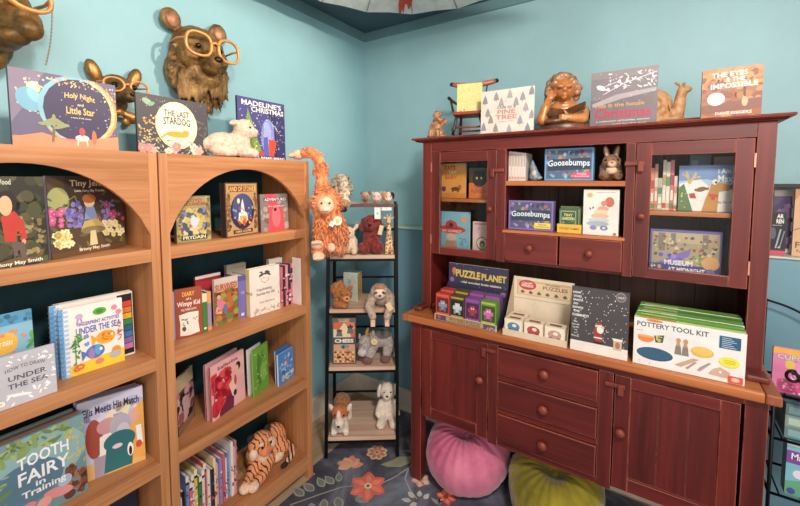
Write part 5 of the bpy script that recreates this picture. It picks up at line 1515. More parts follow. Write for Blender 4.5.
def tin(lab, pl, pr, pt, z, Y, c, c2, c3, badge, bt):
    t = yb('game_tin', lab, 'game', pl, pr, pt, z, Y, .045, c, GOO(c, c2, c3) + [('t', '28304a', 'Goosebumps', .505, .515, .88, .29, {'b': .06, 'arc': .03}), ('t', 'dcebf2', 'Goosebumps', .5, .495, .86, .26, {'b': .025, 'arc': .03}), ('r', badge, .6, .74, .95, .93), ('t', bt, 'TRIVIA', .775, .8, .2, .05), ('t', bt, 'Goosebumps', .775, .87, .3, .06)], R(6), pages=False)
    bv = t.children[0].modifiers.new('bevel', 'BEVEL'); bv.width = .003; bv.segments = 2; bv.limit_method = 'ANGLE'
    return t
tin('blue framed game tin on the upper centre shelf of the hutch', (544.3, 180.4), (593, 180), (544.3, 149.5), C1, -.46, '74a4d0', '58708c', '88b8d8', 'd85470', 'fbe8e8')
tin('purple framed game tin on the lower centre shelf of the hutch', (508.3, 231), (552.7, 232), (508.3, 200.5), C2, -.475, '8878b8', '5c5c80', 'a898d0', 'f0d84c', '54407c')
# rabbit
RB = plush('rabbit_plush', (160, 116, 80), (92, 62, 42), 50)
sp = span((598, 180), (623, 180), (610, 146), C1, Y=-.43)
gx = (sp[0] + sp[1]) / 2
t = thing('toy_rabbit', 'brown soft toy rabbit with upright ears on the upper centre shelf', 'soft toy', (gx.x, -.425, C1 + .0006), R(8))
b = Blob().s_((0, .01, .045), (.044, .045, .046)).s_((0, -.03, .075), (.034, .032, .031)).s_((-.026, -.03, .02), (.02, .03, .02)).s_((.026, -.03, .02), (.02, .03, .02))
for sx in (-1, 1): b.s_((sx * .019, -.012, .118), (.012, .008, .03), (0, sx * .2, 0))
b.build('body', RB, t, .004, 3, .008, .01)
dot(t, 'muzzle', (0, -.058, .066), (.017, .012, .014), plush('rabbit_pale', (232, 202, 172), (206, 168, 136), 60)); dot(t, 'nose', (0, -.071, .071), (.005, .004, .004), M((196, 110, 100), .6)); dot(t, 'bib', (0, -.045, .04), (.022, .014, .016), plush('rabbit_pale', (232, 202, 172), (206, 168, 136), 60))
for sx in (-1, 1):
    dot(t, 'eye', (sx * .022, -.053, .083), .0052, EYE_M); dot(t, 'inner_ear', (sx * .02, -.0195, .118), (.007, .004, .022), M((226, 176, 150), .9), (0, sx * .2, 0))
# -- centre: lower shelf
p0, p1, h, fr = span((557, 233), (581.2, 234.5), (560, 203), C2, Y=-.48)
t = thing('card_display', 'yellow card display tray beside the purple tin', 'display'); t.matrix_world = fr
W = (p1 - p0).length; YEL = P('e8b848')
MB().box((0, 0, 0), (W, .002, .038), YEL).box((0, .07, 0), (W, .072, .112), YEL).box((0, .002, 0), (W, .07, .002), YEL).box((0, .002, .002), (.002, .07, .038), YEL).box((W - .002, .002, .002), (W, .07, .038), YEL).build('tray', t)
mb = MB(); art(mb, [('t', '7c5c24', 'POCKET GAMES', .5, .5, .8, .24)], W, .038, Matrix.Translation((0, -.0004, 0))); mb.build('tray_label', t)
for i in range(3):
    q0 = fr @ Vector((.006, .006 + .019 * i, .0028)); q1 = fr @ Vector((W - .006 - (.012 if i == 0 else 0), .006 + .019 * i, .0028))
    bk('card_box', ['dark green card box at the front of the yellow tray', 'second green card box in the yellow tray', 'rear card box in the yellow tray, taller than the green front ones'][i], 'game', (q0, q1, .098 + .006 * i, frame(q0, q1)), .017, ['4c6c58', '547058', '6c7c50'][i],
       [('r', 'a8b070', .08, .06, .92, .94), ('r', '3c5c4c', .12, .1, .88, .9), ('t', 'e8d878', 'TINY', .5, .24, .5, .12), ('t', 'f0e8a0', 'GARDEN', .5, .4, .68, .13), ('s', ['88a868', 'c8c878', '6c9078'], 20, 3, .15, .5, .85, .86, .03, .05, 'l')], pages=False, group='card boxes in the yellow tray')
yb('toy_carton', 'white boxed stacking toy with a wheeled caterpillar picture, right of the yellow tray', 'toy box', (582.5, 236.5), (618, 238), (582, 189.5), C2, -.485, .07, 'efe4da', [
    ('r', 'f2e0c8', .06, .05, .3, .2), ('e', 'd8b078', .18, .125, .08, .05), ('r', 'c8c0bc', .36, .05, .9, .075), ('e', 'c8705c', .74, .27, .13, .11), ('e', 'd08c78', .58, .3, .08, .06), ('e', 'd8a890', .56, .42, .16, .06), ('e', 'e8cca8', .5, .5, .2, .06), ('e', 'e0b898', .48, .58, .25, .06), ('e', 'c8ccd0', .44, .67, .3, .06), ('e', 'a8b4bc', .42, .75, .32, .06), ('e', '8890b8', .3, .84, .1, .05), ('e', '7078a8', .6, .84, .11, .055), ('e', 'd0d4dc', .6, .84, .05, .028), ('e', '4c5478', .2, .42, .04, .014, 1), ('e', '4c5478', .28, .4, .04, .014, -1), ('e', 'b07060', .9, .96, .05, .03)], 0, pages=False)
# -- upper right cupboard
S3 = 1.4345
rp = [649.5, 653.5, 657, 661.5, 665, 669, 673, 676.6]
rc = ['e89870', 'e0a088', 'b8c4a8', 'e8dcc8', 'f0e0d4', 'd87878', 'e8ccc0', '5c7c5c']
rl = ['orange', 'salmon', 'sage green', 'ivory', 'cream', 'rosy red', 'blush', 'forest green']
for i in range(7):
    hh = [168, 164, 178, 160, 162, 160, 176][i]
    sp = span((rp[i], 210), (rp[i + 1] - .3, 210.5), (rp[i], hh), S3, Y=-.40)
    t = thing('small_book', rl[i] + ' spine in the row behind the right glass door', 'book', group='small books behind the right glass door')
    t.matrix_world = sp[3]; W = (sp[1] - sp[0]).length; h = sp[2]
    mb = MB().box((0, 0, 0), (W, .0015, h), P(rc[i])).box((0, .0015, 0), (.0012, .10, h), P(rc[i])).box((W - .0012, .0015, 0), (W, .10, h), P(rc[i]))
    art(mb, [('r', ['c85848', 'f0d8c8', '6c8c6c', 'c8a070', '58a070', 'b04050', 'd89080'][i], 0, .3, 1, .5), ('r', 'f8f0e4', .2, .6, .8, .8), ('r', ['5c9c6c', 'd88060', 'e0e4d4', 'c85848', 'e8a888', '5c8c64', 'c86c60'][i], 0, .86, 1, .96)], W, h); mb.build('cover', t)
    MB().box((.0012, .0015, .002), (W - .0012, .097, h - .002), PAGE).build('page_block', t)
yb('picture_book', 'wide picture book of a brown dog with a tied-on antler, behind the right glass door', 'book', (677.5, 211), (733, 214.5), (677.5, 166), S3, -.415, .012, 'b8cce4', [
    ('p', '7c98cc', [(0, 0), (1, 0), (1, .4), (.5, .3), (0, .34)]), ('p', 'f0ece8', [(0, .4), (.4, .3), (.7, .6), (1, .5), (1, 1), (.2, 1)]), ('p', '5c8458', [(0, .5), (.1, .4), (.28, 1), (0, 1)]), ('s', ['d84840', 'e8d070'], 10, 3, .02, .6, .2, .95, .012, .018, 'd'),
    ('l', 'd8b468', [(.2, .4), (.14, .12)], .04), ('l', 'd8b468', [(.16, .26), (.06, .18)], .03), ('l', 'd8b468', [(.2, .4), (.32, .16)], .04), ('l', 'd8b468', [(.27, .28), (.4, .24)], .03), ('l', '8c4c3c', [(.3, .54), (.56, .5)], .05), ('e', '8c5c34', .42, .52, .1, .05, -.3),
    ('p', 'c8904c', [(.44, 1), (.5, .74), (.56, .56), (.6, .4), (.72, .36), (.95, .44), (.98, .5), (.9, .55), (.74, .56), (.72, 1)]), ('e', 'f4f0e8', .66, .36, .05, .06), ('e', '2c2420', .68, .37, .02, .025), ('e', '5c3c28', .96, .46, .04, .05), ('l', 'd84438', [(.56, .64), (.72, .66)], .06), ('e', 'd84438', .64, .7, .04, .05),
    ('p', 'c84038', [(.2, .62), (.3, .6), (.34, .72), (.22, .72)]), ('t', 'f8f8f4', 'I Am', .82, .13, .22, .1), ('t', 'f8f8f4', 'Max', .84, .29, .26, .15), ('t', '6c6c70', 'by Dr. S', .84, .8, .22, .06)], R(4), group='books behind the right glass door')
yb('picture_book', 'pale grey book standing behind the antlered dog book', 'book', (712, 205), (735, 206), (712, 157), S3, -.33, .012, 'b8a890', [('e', '8c7c68', .5, .3, .3, .1)], R(3), group='books behind the right glass door')
yb('picture_book', 'slate blue book behind the left part of the antlered dog book', 'book', (688, 203), (709, 204), (688, 155), S3, -.335, .012, '5c7484', [('r', '7c94a4', .1, .1, .4, .9)], R(3), group='books behind the right glass door')
yb('puzzle_box', 'violet museum scene puzzle box behind the lower right glass', 'game', (648.8, 275), (720.5, 277.5), (649, 228.5), S2, -.41, .05, '7468a8', [
    ('r', 'b8a488', .03, .06, .97, .8), ('p', 'c8b494', [(.03, .06), (.97, .06), (.8, .3), (.2, .3)]), ('r', '8c8478', .12, .08, .22, .5), ('r', '8c8478', .3, .08, .37, .4), ('r', '8c8478', .74, .08, .82, .4), ('s', ['a8584c', 'd8b870', '6c5c68', 'e0d0a8', '8c6c58'], 60, 3, .05, .15, .95, .7, .02, .05, 'e'), ('p', '8c78c4', [(.1, .8), (.4, .55), (.6, .4), (.56, .6), (.3, .85)]), ('s', ['a898dc', '7c68b8'], 20, 4, .15, .55, .5, .8, .03, .06, 'e'), ('s', ['7c9c58', 'd8c058'], 16, 6, .55, .55, .8, .8, .03, .04, 'e'),
    ('r', '5c5498', 0, .8, 1, 1), ('e', 'e8b078', .86, .72, .12, .15), ('e', '8478b8', .86, .9, .06, .06), ('t', 'fbf8f4', 'MUSEUM', .42, .76, .4, .12, {'b': .04}), ('t', 'fbf8f4', 'AT MIDNIGHT', .53, .92, .52, .11, {'b': .04}), ('t', 'f8f0e0', '6+', .06, .87, .07, .1), ('e', 'e8b070', .15, .88, .03, .05)], 0, pages=False)
yb('game_box', 'dark boxed game standing behind the violet puzzle box', 'game', (724, 276), (733, 277), (724, 226), S2, -.34, .08, '2c2a30', [], 0, pages=False)

# -- on the counter
p0, p1, h, fr = span((434.5, 319.5), (496.5, 335.5), (434.5, 313), CZ, Y=-.640)
fr = frame(p0, p1); W = (p1 - p0).length
t = thing('puzzle_display', 'dark starry cardboard display tray of little puzzle boxes at the counter left end', 'display'); t.matrix_world = fr
CARD = P('3c3a50'); KR = P('c8ac84')
dpt = .155; q = at(456.5, 263, Y=-.640 + dpt); hb_ = min(q.z, 1.168) - CZ
tr = MB(); tr.box((0, 0, 0), (W, .0025, .030), KR).box((0, .0025, 0), (W, dpt, .0025), KR)
tr.prism([(0, 0), (dpt, 0), (dpt, hb_ * .62), (.02, .036)], 'x', 0, .0025, CARD, None); tr.prism([(0, 0), (dpt, 0), (dpt, hb_ * .62), (.02, .036)], 'x', W - .0025, W, CARD, None)
art(tr, [('r', 'd8bc94', 0, 0, 1, 1), ('r', '50506c', .02, .12, .98, .95), ('e', 'c85848', .08, .5, .03, .25), ('r', 'b89c6c', .2, .2, .8, .85), ('t', '5c4c38', 'WOODEN PUZZLES', .5, .5, .5, .5), ('s', ['c8a868', 'c85848', '8c8cb0'], 10, 3, .84, .2, .97, .8, .1, .2, 'e')], W, .03)
tr.build('tray', t)
bb = MB(); bb.box((.0, dpt + .0003, 0), (W, dpt + .003, hb_), CARD)
art(bb, [('r', '3c3a54', 0, 0, 1, 1), ('l', 'b89870', [(0, .005), (1, .005)], .008), ('s', ['f0ecf0', 'e8d8c0', 'a88cc8', 'd8889c'], 90, 5, .02, .02, .98, .98, .003, .008, 'd'), ('e', 'c87868', .1, .16, .04, .07), ('e', 'a87cb0', .93, .5, .05, .045), ('e', '8c6c9c', .06, .34, .04, .05),
    ('t', 'dcc05c', 'PUZZLE', .34, .2, .42, .15, {'b': .04, 'rot': -.02}), ('t', 'dcc05c', 'PLANET', .77, .21, .4, .13, {'b': .04, 'rot': .0}), ('t', 'f0e4d8', 'real wooden brain teasers', .56, .36, .66, .045)], W, hb_, Matrix.Translation((0, dpt + .0003, 0)))
bb.build('back_board', t)
bc = ['c84440', '4c4434', '804c8c', '68983c']; bl = ['red', 'black and yellow', 'purple', 'green']; b2 = ['8c98a8', 'c8d4d8', 'a8404c', 'd070a8']; b3 = ['e0704c', 'b8a040', '9c58a4', 'b8c050']; b4 = ['ROBO', 'GOLD', 'MAX', 'SPROUT']
ws = (W - .016) / 4
for row_ in range(2):
    for i in range(4):
        x = .004 + i * (ws + .0025)
        hh = .125 + (.014 if row_ else 0)
        if row_ and i in (0,): hh -= .006
        q0 = fr @ Vector((x, .006 + row_ * .05, .003)); q1 = fr @ Vector((x + ws - .001, .006 + row_ * .05, .003))
        k = i if not row_ else (0, 1, 2, 2)[i]
        bk('puzzle_box', (bl[i] + ' little puzzle box in the front row of the starry tray') if not row_ else ['red box behind the front red puzzle box', 'dark box behind the black and yellow puzzle box', 'purple box behind the front purple puzzle box', 'purple box behind the front green puzzle box'][i], 'game', (q0, q1, hh, frame(q0, q1)), .046, bc[k],
           [('r', dim(bc[k], .55), .08, .16, .92, .72), ('r', b2[k], .34, .26, .68, .62), ('r', b2[k], .2, .36, .82, .5), ('r', dim(b2[k], .75), .26, .5, .4, .68), ('r', dim(b2[k], .75), .6, .5, .74, .68), ('e', 'f0e8e0', .45, .36, .04, .03), ('e', 'f0e8e0', .58, .36, .04, .03), ('r', b3[k], .06, .74, .94, .95), ('t', 'fbf0dc', b4[k], .5, .84, .7, .11, {'b': .04}), ('r', b3[k], .06, .03, .94, .1)], pages=False, group='little puzzle boxes in the starry tray')
# wooden puzzles display
p0, p1, h, _ = span((502.5, 336), (566.5, 349), (502.5, 330), CZ, Y=-.645)
fr = frame(p0, p1); W = (p1 - p0).length
t = thing('wooden_puzzle_display', 'kraft cardboard display with a red badge header and little wooden puzzle cubes', 'display'); t.matrix_world = fr
KB = P('dccab0'); dpt = .15
q = at(517, 276, Y=-.645 + dpt); hb_ = min(q.z - CZ, .283)
tr = MB(); tr.box((0, 0, 0), (W, .0025, .028), KB).box((0, .0025, 0), (W, dpt, .0025), KB)
for x in (0, W - .0025): tr.prism([(0.0025, 0.0025), (dpt, 0.0025), (dpt, hb_ * .98), (.10, hb_ * .66), (.012, .03)], 'x', x, x + .0025, P('b8a488'))
tr.build('tray', t)
bb = MB(); bb.box((0, dpt + .0003, 0), (W, dpt + .003, hb_), KB)
art(bb, [('r', 'e4d4bc', 0, 0, 1, 1), ('r', 'd8b08c', .06, .06, .95, .36), ('r', 'e4c8a4', .08, .1, .93, .34), ('e', 'b84848', .24, .15, .15, .1), ('e', 'c85858', .24, .14, .13, .08), ('t', 'f8ece0', 'Clever', .24, .115, .18, .045, {'rot': .1}), ('t', 'f8ece0', 'MINDS', .24, .17, .2, .05), ('t', '8c6c54', 'PUZZLES', .7, .17, .4, .07), ('t', '8c6c54', 'Wooden', .66, .1, .24, .04)] +
    [('e', '5c6878', .16 + .14 * i, .3, .035, .025) for i in range(6)] + [('p', '7c6858', [(.13 + .14 * i, .29), (.16 + .14 * i, .25), (.19 + .14 * i, .29)]) for i in range(6)] + [('r', 'c8b090', 0, .42, 1, .435), ('s', ['d4c0a4', 'c8b498'], 30, 4, .05, .46, .95, .98, .006, .01, 'd')], W, hb_, Matrix.Translation((0, dpt + .0003, 0)))
bb.build('back_board', t)
ws = (W - .012) / 3
for i in range(3):
    x = .004 + i * (ws + .001)
    cc = ['5c84a0', 'b84c48', 'c8968c'][i]
    for rr in range(2 if i == 0 else 1):
        q0 = fr @ Vector((x + .002, .006 + .054 * rr, .003)); q1 = fr @ Vector((x + ws - .003, .006 + .054 * rr, .003))
        o = bk('puzzle_cube', [['blue car wooden puzzle cube at the left of the kraft tray', 'red wooden puzzle cube in the middle of the kraft tray', 'pinkish wooden puzzle cube at the right of the kraft tray'][i], 'puzzle cube behind the blue car one'][rr], 'game', (q0, q1, .07, frame(q0, q1)), .05, 'ead8bc',
           [('r', 'f0e4d0', .05, .06, .95, .94), ('e', cc, .5, .45, .34, .26), ('r', cc, .2, .45, .8, .7), ('e', dim(cc, .6), .32, .7, .1, .1), ('e', dim(cc, .6), .68, .7, .1, .1), ('e', 'f0e8dc', .55, .38, .12, .1)], pages=False, group='wooden puzzle cubes in the kraft tray')
        w_ = (q1 - q0).length
        MB().box((w_ * .2, .016, .0701), (w_ * .8, .034, .0706), P('6c3c34')).box((w_ * .1, .006, .0701), (w_ * .9, .012, .0705), P('c8a888')).build('lid_slot', o)
yb('picture_book', 'dark grey snowy picture book of a bearded man in red, standing on the counter', 'book', (570, 349.3), (627.3, 361), (576.9, 286.5), CZ, -.642, .01, '4c464c', [
    ('r', '4c464a', 0, 0, 1, .84), ('s', ['f4f0ec'], 110, 3, .03, .03, .98, .84, .005, .008, 'd'), ('r', 'ece2d8', 0, .84, 1, 1), ('e', 'a89c98', .86, .08, .085, .07), ('e', '6c6464', .86, .08, .075, .06), ('t', 'e8e0dc', 'award', .86, .08, .1, .03)] +
    [('t', 'f0ebe6', s_, u_, .09 + .058 * i, None, .034, {'b': .03}) for i, (s_, u_) in enumerate((('HOW', .1), ('DOES', .11), ('SANTA', .12), ('GO', .08), ('DOWN', .12), ('THE', .1)))] + [('t', 'f0ebe6', 'CHIMNEY?', .17, .44, .3, .042, {'b': .03})] + [('t', 'e0d8d4', s_, .09, .5 + .045 * i, None, .026) for i, s_ in enumerate(('by', 'Mac', 'Barnett', 'pictures', 'by', 'Jon', 'Klassen'))] +
    [('e', 'e8d8c8', .5, .56, .06, .05), ('e', 'a84038', .49, .66, .075, .09), ('e', 'f0e8e0', .53, .61, .06, .06), ('p', 'a84038', [(.44, .55), (.58, .53), (.5, .49)]), ('r', 'a84038', .44, .7, .56, .8), ('r', '2c2426', .43, .8, .5, .83), ('r', '2c2426', .51, .8, .58, .83), ('r', 'f0e8e0', .42, .73, .57, .75), ('e', 'e8c4ac', .57, .57, .03, .02), ('r', 'd8b49c', .76, .72, .9, .87), ('r', 'f0e4d4', .75, .7, .91, .735), ('e', 'a87860', .83, .8, .04, .05)], R(9))
# craft kit boxes
KITA = [('r', 'ece8e4', 0, 0, 1, 1), ('t', '4c5058', 'POTTERY TOOL KIT', .36, .13, .66, .105), ('t', '8c9094', 'ages 8+', .06, .27, .06, .03),
    ('e', 'e88848', .12, .42, .08, .09), ('r', 'ece8e4', .03, .28, .22, .37), ('e', 'f0a868', .12, .38, .085, .025), ('p', '4c5044', [(.2, .34), (.295, .3), (.285, .46), (.215, .48)]), ('s', ['d0c84c', 'c8cc80'], 10, 3, .21, .34, .28, .45, .015, .022, 'd'),
    ('e', '2c5470', .21, .73, .175, .135), ('e', '38607c', .21, .72, .165, .12), ('p', 'c89870', [(.4, .52), (.415, .38), (.44, .38), (.455, .52)]), ('e', 'c89870', .428, .35, .022, .05), ('p', '8c8078', [(.395, .64), (.405, .46), (.45, .46), (.46, .64)]), ('p', 'c89870', [(.465, .52), (.48, .38), (.505, .38), (.52, .52)]), ('e', 'c89870', .493, .35, .022, .05), ('p', '8c8078', [(.46, .64), (.47, .46), (.515, .46), (.525, .64)]),
    ('e', 'e8b850', .64, .5, .1, .105), ('e', 'f0c868', .64, .48, .085, .08), ('p', 'c8a48c', [(.4, .86), (.56, .66), (.62, .66), (.46, .88)]), ('p', 'b8947c', [(.5, .88), (.58, .72), (.6, .73), (.52, .9)]), ('p', 'c0a08c', [(.6, .88), (.7, .68), (.725, .69), (.63, .89)]), ('l', '8c8c90', [(.62, .84), (.7, .7)], .02), ('p', 'd0ac94', [(.7, .9), (.74, .78), (.8, .72), (.88, .8), (.88, .92)]), ('e', 'ece8e4', .8, .82, .012, .025),
    ('r', '2c5c80', .78, .1, .955, .34)] + [('r', 'c0d0dc', .8, .13 + .035 * i, .88 + .02 * (i % 3), .142 + .035 * i) for i in range(6)] + [('e', 'ece44c', .87, .6, .085, .1)] + [('r', 'a8a030', .82, .56 + .03 * i, .92, .568 + .03 * i) for i in range(3)] + [('r', 'e05840', .865, .85, .985, .985), ('e', 'f4c0ac', .925, .915, .035, .04), ('s', ['b0b0b4'], 12, 8, .04, .9, .3, .96, .006, .008, 'd'), ('e', 'd88440', .2, .025, .08, .025)]
TOPC = ['d8e0a0', '8cc45c', '78a850', '5c8448', '74984c']
for i in range(5):
    Y_ = -.6385 + .0455 * i
    if i == 0:
        sp = span((632.6, 362.4), (744.4, 385.6), (633.6, 316.2), CZ, Y=Y_)
        base = sp
    else:
        q0 = Vector((base[0].x + .0035 * i, Y_, CZ)); q1 = Vector((base[1].x + .0035 * i - .001, Y_, CZ))
        sp = (q0, q1, base[2] - .002 * (i % 2), frame(q0, q1))
    o = bk('craft_kit', ['front clay tool kit box, showing its printed face on the counter', 'second clay tool kit box, right behind the front one', 'middle clay tool kit box of five', 'fourth clay tool kit box from the front', 'rearmost clay tool kit box, against the hutch back'][i], 'craft kit', sp, .0445, '3c6474', KITA, pages=False, group='clay tool kits on the counter')
    W = (sp[1] - sp[0]).length; h = sp[2]
    mb = MB(); c1, c2 = P(TOPC[i]), P('6cac44')
    mb.box((.001, .001, h + .0001), (W - .001, .0225, h + .0004), c1).box((.001, .0225, h + .0001), (W - .001, .0435, h + .0004), c2).box((W * .05, .004, h + .0005), (W * .4, .02, h + .0007), P('e0884c' if i == 0 else 'c8d890')).build('top_label', o)

# -- on top of the hutch
HT = TOPZ + .0006
yb('picture_book', 'cream pine tree patterned book leaning on the hutch top', 'book', (480.5, 135), (533, 131), (488.5, 91.5), HT, -.495, .012, 'f0e0d4', [
    ('s', ['98949c', 'a8a4ac', 'b8b0b4', 'a09890'], 0, 3, 0, 0, 1, 1, .05, .06, 'e')] + [('p', ['98949c', 'a8a2a8', 'b4aeb2', 'a09a92'][(i * 7 + j) % 4], [(u - .055, v + .09), (u - .035, v - .02), (u, v - .11), (u + .035, v - .02), (u + .055, v + .09)]) for i, (u, v) in enumerate([(.08, .2), (.3, .14), (.56, .12), (.8, .2), (.96, .1), (.14, .5), (.86, .44), (.97, .62), (.06, .82), (.3, .86), (.56, .9), (.76, .72), (.9, .9), (.2, .66), (.4, .28), (.68, .3)]) for j in (0,)] +
    [('l', '8c8480', [(u, v + .09), (u, v + .13)], .012) for (u, v) in [(.08, .2), (.3, .14), (.8, .2), (.14, .5), (.86, .44), (.3, .86), (.76, .72)]] + [('t', '98908c', 'Ode to a', .5, .4, .36, .07, {'sh': .2}), ('t', 'd89a92', 'PINE', .5, .51, .34, .1), ('t', 'd89a92', 'TREE', .5, .63, .4, .1), ('t', 'b8a8a0', 'a winter story', .5, .73, .3, .03), ('s', ['d87868', 'c88c80'], 8, 6, .2, .05, .9, .95, .012, .02, 'l')], R(11), dx=(0, .0))
yb('picture_book', 'mauve grey winter book with red lettering on the hutch top', 'book', (589.8, 126), (656.5, 121.5), (591.5, 74), HT, -.43, .014, '887c80', [
    ('p', '7c7076', [(0, .5), (1, .4), (1, 1), (0, 1)]), ('r', '948888', 0, .0, 1, .12), ('s', ['ece4e4'], 60, 3, .25, .05, .98, .34, .015, .04, 'l'), ('l', 'ece4e4', [(.2, .4), (.5, .24), (.98, .1)], .012), ('l', 'ece4e4', [(.1, .3), (.4, .2), (.6, .3)], .01), ('p', 'b4a8ac', [(.02, .56), (.4, .42), (.98, .36), (.98, .42), (.5, .5), (.04, .62)]), ('s', ['f4f0f0'], 40, 5, .03, .03, .98, .6, .004, .007, 'd'), ('r', '7c706c', .82, .48, .94, .62), ('e', 'ece4e4', .16, .28, .08, .04, .5),
    ('t', 'd8a860', "This is the house", .44, .6, .76, .07), ('t', 'c83450', 'Christmas', .5, .74, .84, .17), ('t', 'f0d8c8', 'a collection of holiday stories', .5, .88, .8, .035), ('t', 'f0d8c8', 'told by the fire', .6, .94, .5, .03)], R(8))
yb('story_book', 'golden brown autumn novel with a cream seal, right end of the hutch top', 'book', (700.5, 119), (761, 116), (699.5, 71.5), HT, -.43, .028, 'a86c4c', [
    ('p', 'c08c54', [(0, 0), (1, 0), (1, .3), (.4, .4), (0, .3)]), ('s', ['b87c48', 'a85c38', 'c89058', '965040', '8c5040'], 80, 3, 0, 0, 1, 1, .03, .09, 'e'), ('p', '8c5444', [(0, .7), (1, .6), (1, .8), (0, .85)]), ('r', '6c4030', .7, .2, .74, .62), ('s', ['c89850', 'b87038'], 30, 4, .5, .1, 1, .4, .03, .06, 'e'), ('e', 'e8b88c', .73, .66, .05, .09), ('p', 'e8b88c', [(.69, .62), (.7, .54), (.73, .6)]), 
    ('t', 'fbf2e6', 'THE EYES', .46, .12, .6, .095, {'rot': .03, 'b': .03}), ('t', 'fbf2e6', '& THE', .56, .225, .32, .085, {'b': .03}), ('t', 'fbf2e6', 'IMPOSSIBLE', .54, .335, .78, .1, {'rot': .02, 'b': .03}), ('e', 'fbf4e4', .25, .58, .15, .125), ('t', 'fbf0e4', 'DAVE EGGERS', .55, .86, .6, .055)], R(6), spine='5c3c34')
# small cherub figurine
CH = bronze('gilded_clay', (150, 92, 58), (226, 176, 134), .15, .45, 60)
t = thing('cherub_figurine', 'tiny gilded cherub figurine at the left end of the hutch top', 'figurine', (.838, -.45, HT), R(-10))
b = Blob().s_((-.01, 0, .012), (.062, .03, .014)).s_((0, 0, .028), (.042, .028, .02)).s_((.0, 0, .06), (.024, .02, .032)).s_((-.002, -.004, .112), (.021, .02, .022)).limb([(-.016, -.004, .08), (-.03, -.018, .06), (-.012, -.026, .075)], [.011, .010, .008]).limb([(.016, -.004, .08), (.03, -.012, .09), (.016, -.02, .1)], [.011, .009, .008]).limb([(-.012, -.01, .04), (-.024, -.03, .034), (-.02, -.034, .012)], [.014, .012, .009]).limb([(.012, -.01, .04), (.022, -.03, .03), (.026, -.032, .01)], [.014, .012, .009])
rn = random.Random(3)
for k in range(22):
    a = rn.uniform(0, 2 * PI); q = rn.uniform(.2, 1.5)
    b.s_((-.002 + .022 * math.cos(a) * math.sin(q), .002 + .02 * math.sin(a) * math.sin(q), .116 + .022 * math.cos(q)), .0075)
for sx in (-1, 1): b.s_((sx * .03, .016, .085), (.016, .007, .024), (0, sx * .5, 0))
b.build('body', CH, t, .003, 1, .002, .01)
# rocking chair with a box on its seat
t = thing('toy_rocking_chair', 'doll-sized dark wooden rocking chair with a red seat on the hutch top', 'chair', (.992, -.385, HT + .0005), R(12))
DK = wood('dark_turned', (62, 40, 34), (34, 26, 24), 'z', .35); RS = wood('red_seat', (190, 84, 56), (150, 60, 40), 'x', .35)
CR = wood('crest_wood', (214, 134, 104), (178, 98, 72), 'x', .35)
b = MB(); b.prism([(-.075, -.07), (.075, -.07), (.083, -.02), (.072, .06), (-.072, .06), (-.083, -.02)], 'z', .112, .128, RS); b.build('seat', t, .004)
for sx in (-1, 1):
    for sy, dx, dy in ((-1, .018, .02), (1, .012, -.03)):
        x0, y0 = sx * .058, sy * .048
        pts = [(x0 + sx * dx * q, y0 + (-dy if sy < 0 else dy * -1) * q * 1, .113 - q * .1) for q in (0, .25, .5, .75, 1)]
        MB().tube(pts, [.0065, .0085, .0065, .0085, .006], DK, 8).build('leg', t)
    MB().tube([(sx * .073, -.085 + .178 * q, .0085 + .035 * (2 * q - 1) ** 4 - .003) for q in [i / 12 for i in range(13)]], .006, DK, 8).build('rocker', t)
    MB().tube([(sx * .076, -.055, .128), (sx * .088, -.062, .19)], .006, DK, 8).build('arm_post', t)
    MB().tube([(sx * .093, -.082, .196), (sx * .09, -.04, .192), (sx * .08, .03, .186), (sx * .07, .062, .184)], [.008, .0075, .006, .006], DK, 8).build('arm', t)
for i in range(6):
    x = -.06 + .024 * i
    MB().tube([(x * .95, .045, .127), (x * 1.2, .085, .292)], .0032, CR if i in (1, 2, 3, 4) else DK, 6).build('spindle', t)
MB().tube([(-.115 + .23 * q, .088 - .014 * math.sin(PI * q), .302 - .016 * math.sin(PI * q)) for q in [i / 10 for i in range(11)]], [.011, .0135, .014, .014, .014, .014, .014, .014, .014, .0135, .011], CR, 8).build('crest_rail', t)
for sx in (-1, 1): dot(t, 'crest_end', (sx * .118, .088, .303), (.013, .012, .011), M((34, 26, 26), .4))
MB().tube([(-.066, -.06, .05), (.066, -.06, .05)], .005, RS, 6).build('stretcher', t)
MB().tube([(-.068, .06, .045), (.068, .06, .045)], .005, RS, 6).build('stretcher', t)
cw = t.matrix_basis.copy()
q0 = Vector((.992, -.385, 0)) + Matrix.Rotation(R(12), 3, 'Z') @ Vector((-.062, -.035, 0)); q1 = Vector((.992, -.385, 0)) + Matrix.Rotation(R(12), 3, 'Z') @ Vector((.062, -.035, 0))
q0.z = q1.z = HT + .1295
bk('gift_book', 'yellow speckled gift book propped on the seat of the little rocking chair', 'book', (q0, q1, .142, frame(q0, q1, R(9 * LEAN))), .02, 'f2e79a', [('s', ['d8cc70', 'c8bc60', 'fbf6c8'], 220, 3, .03, .03, .97, .97, .006, .014, 'd'), ('s', ['d8704c', 'f4f0e4'], 8, 4, .1, .92, .9, .99, .02, .03, 'd')], lean=R(9))
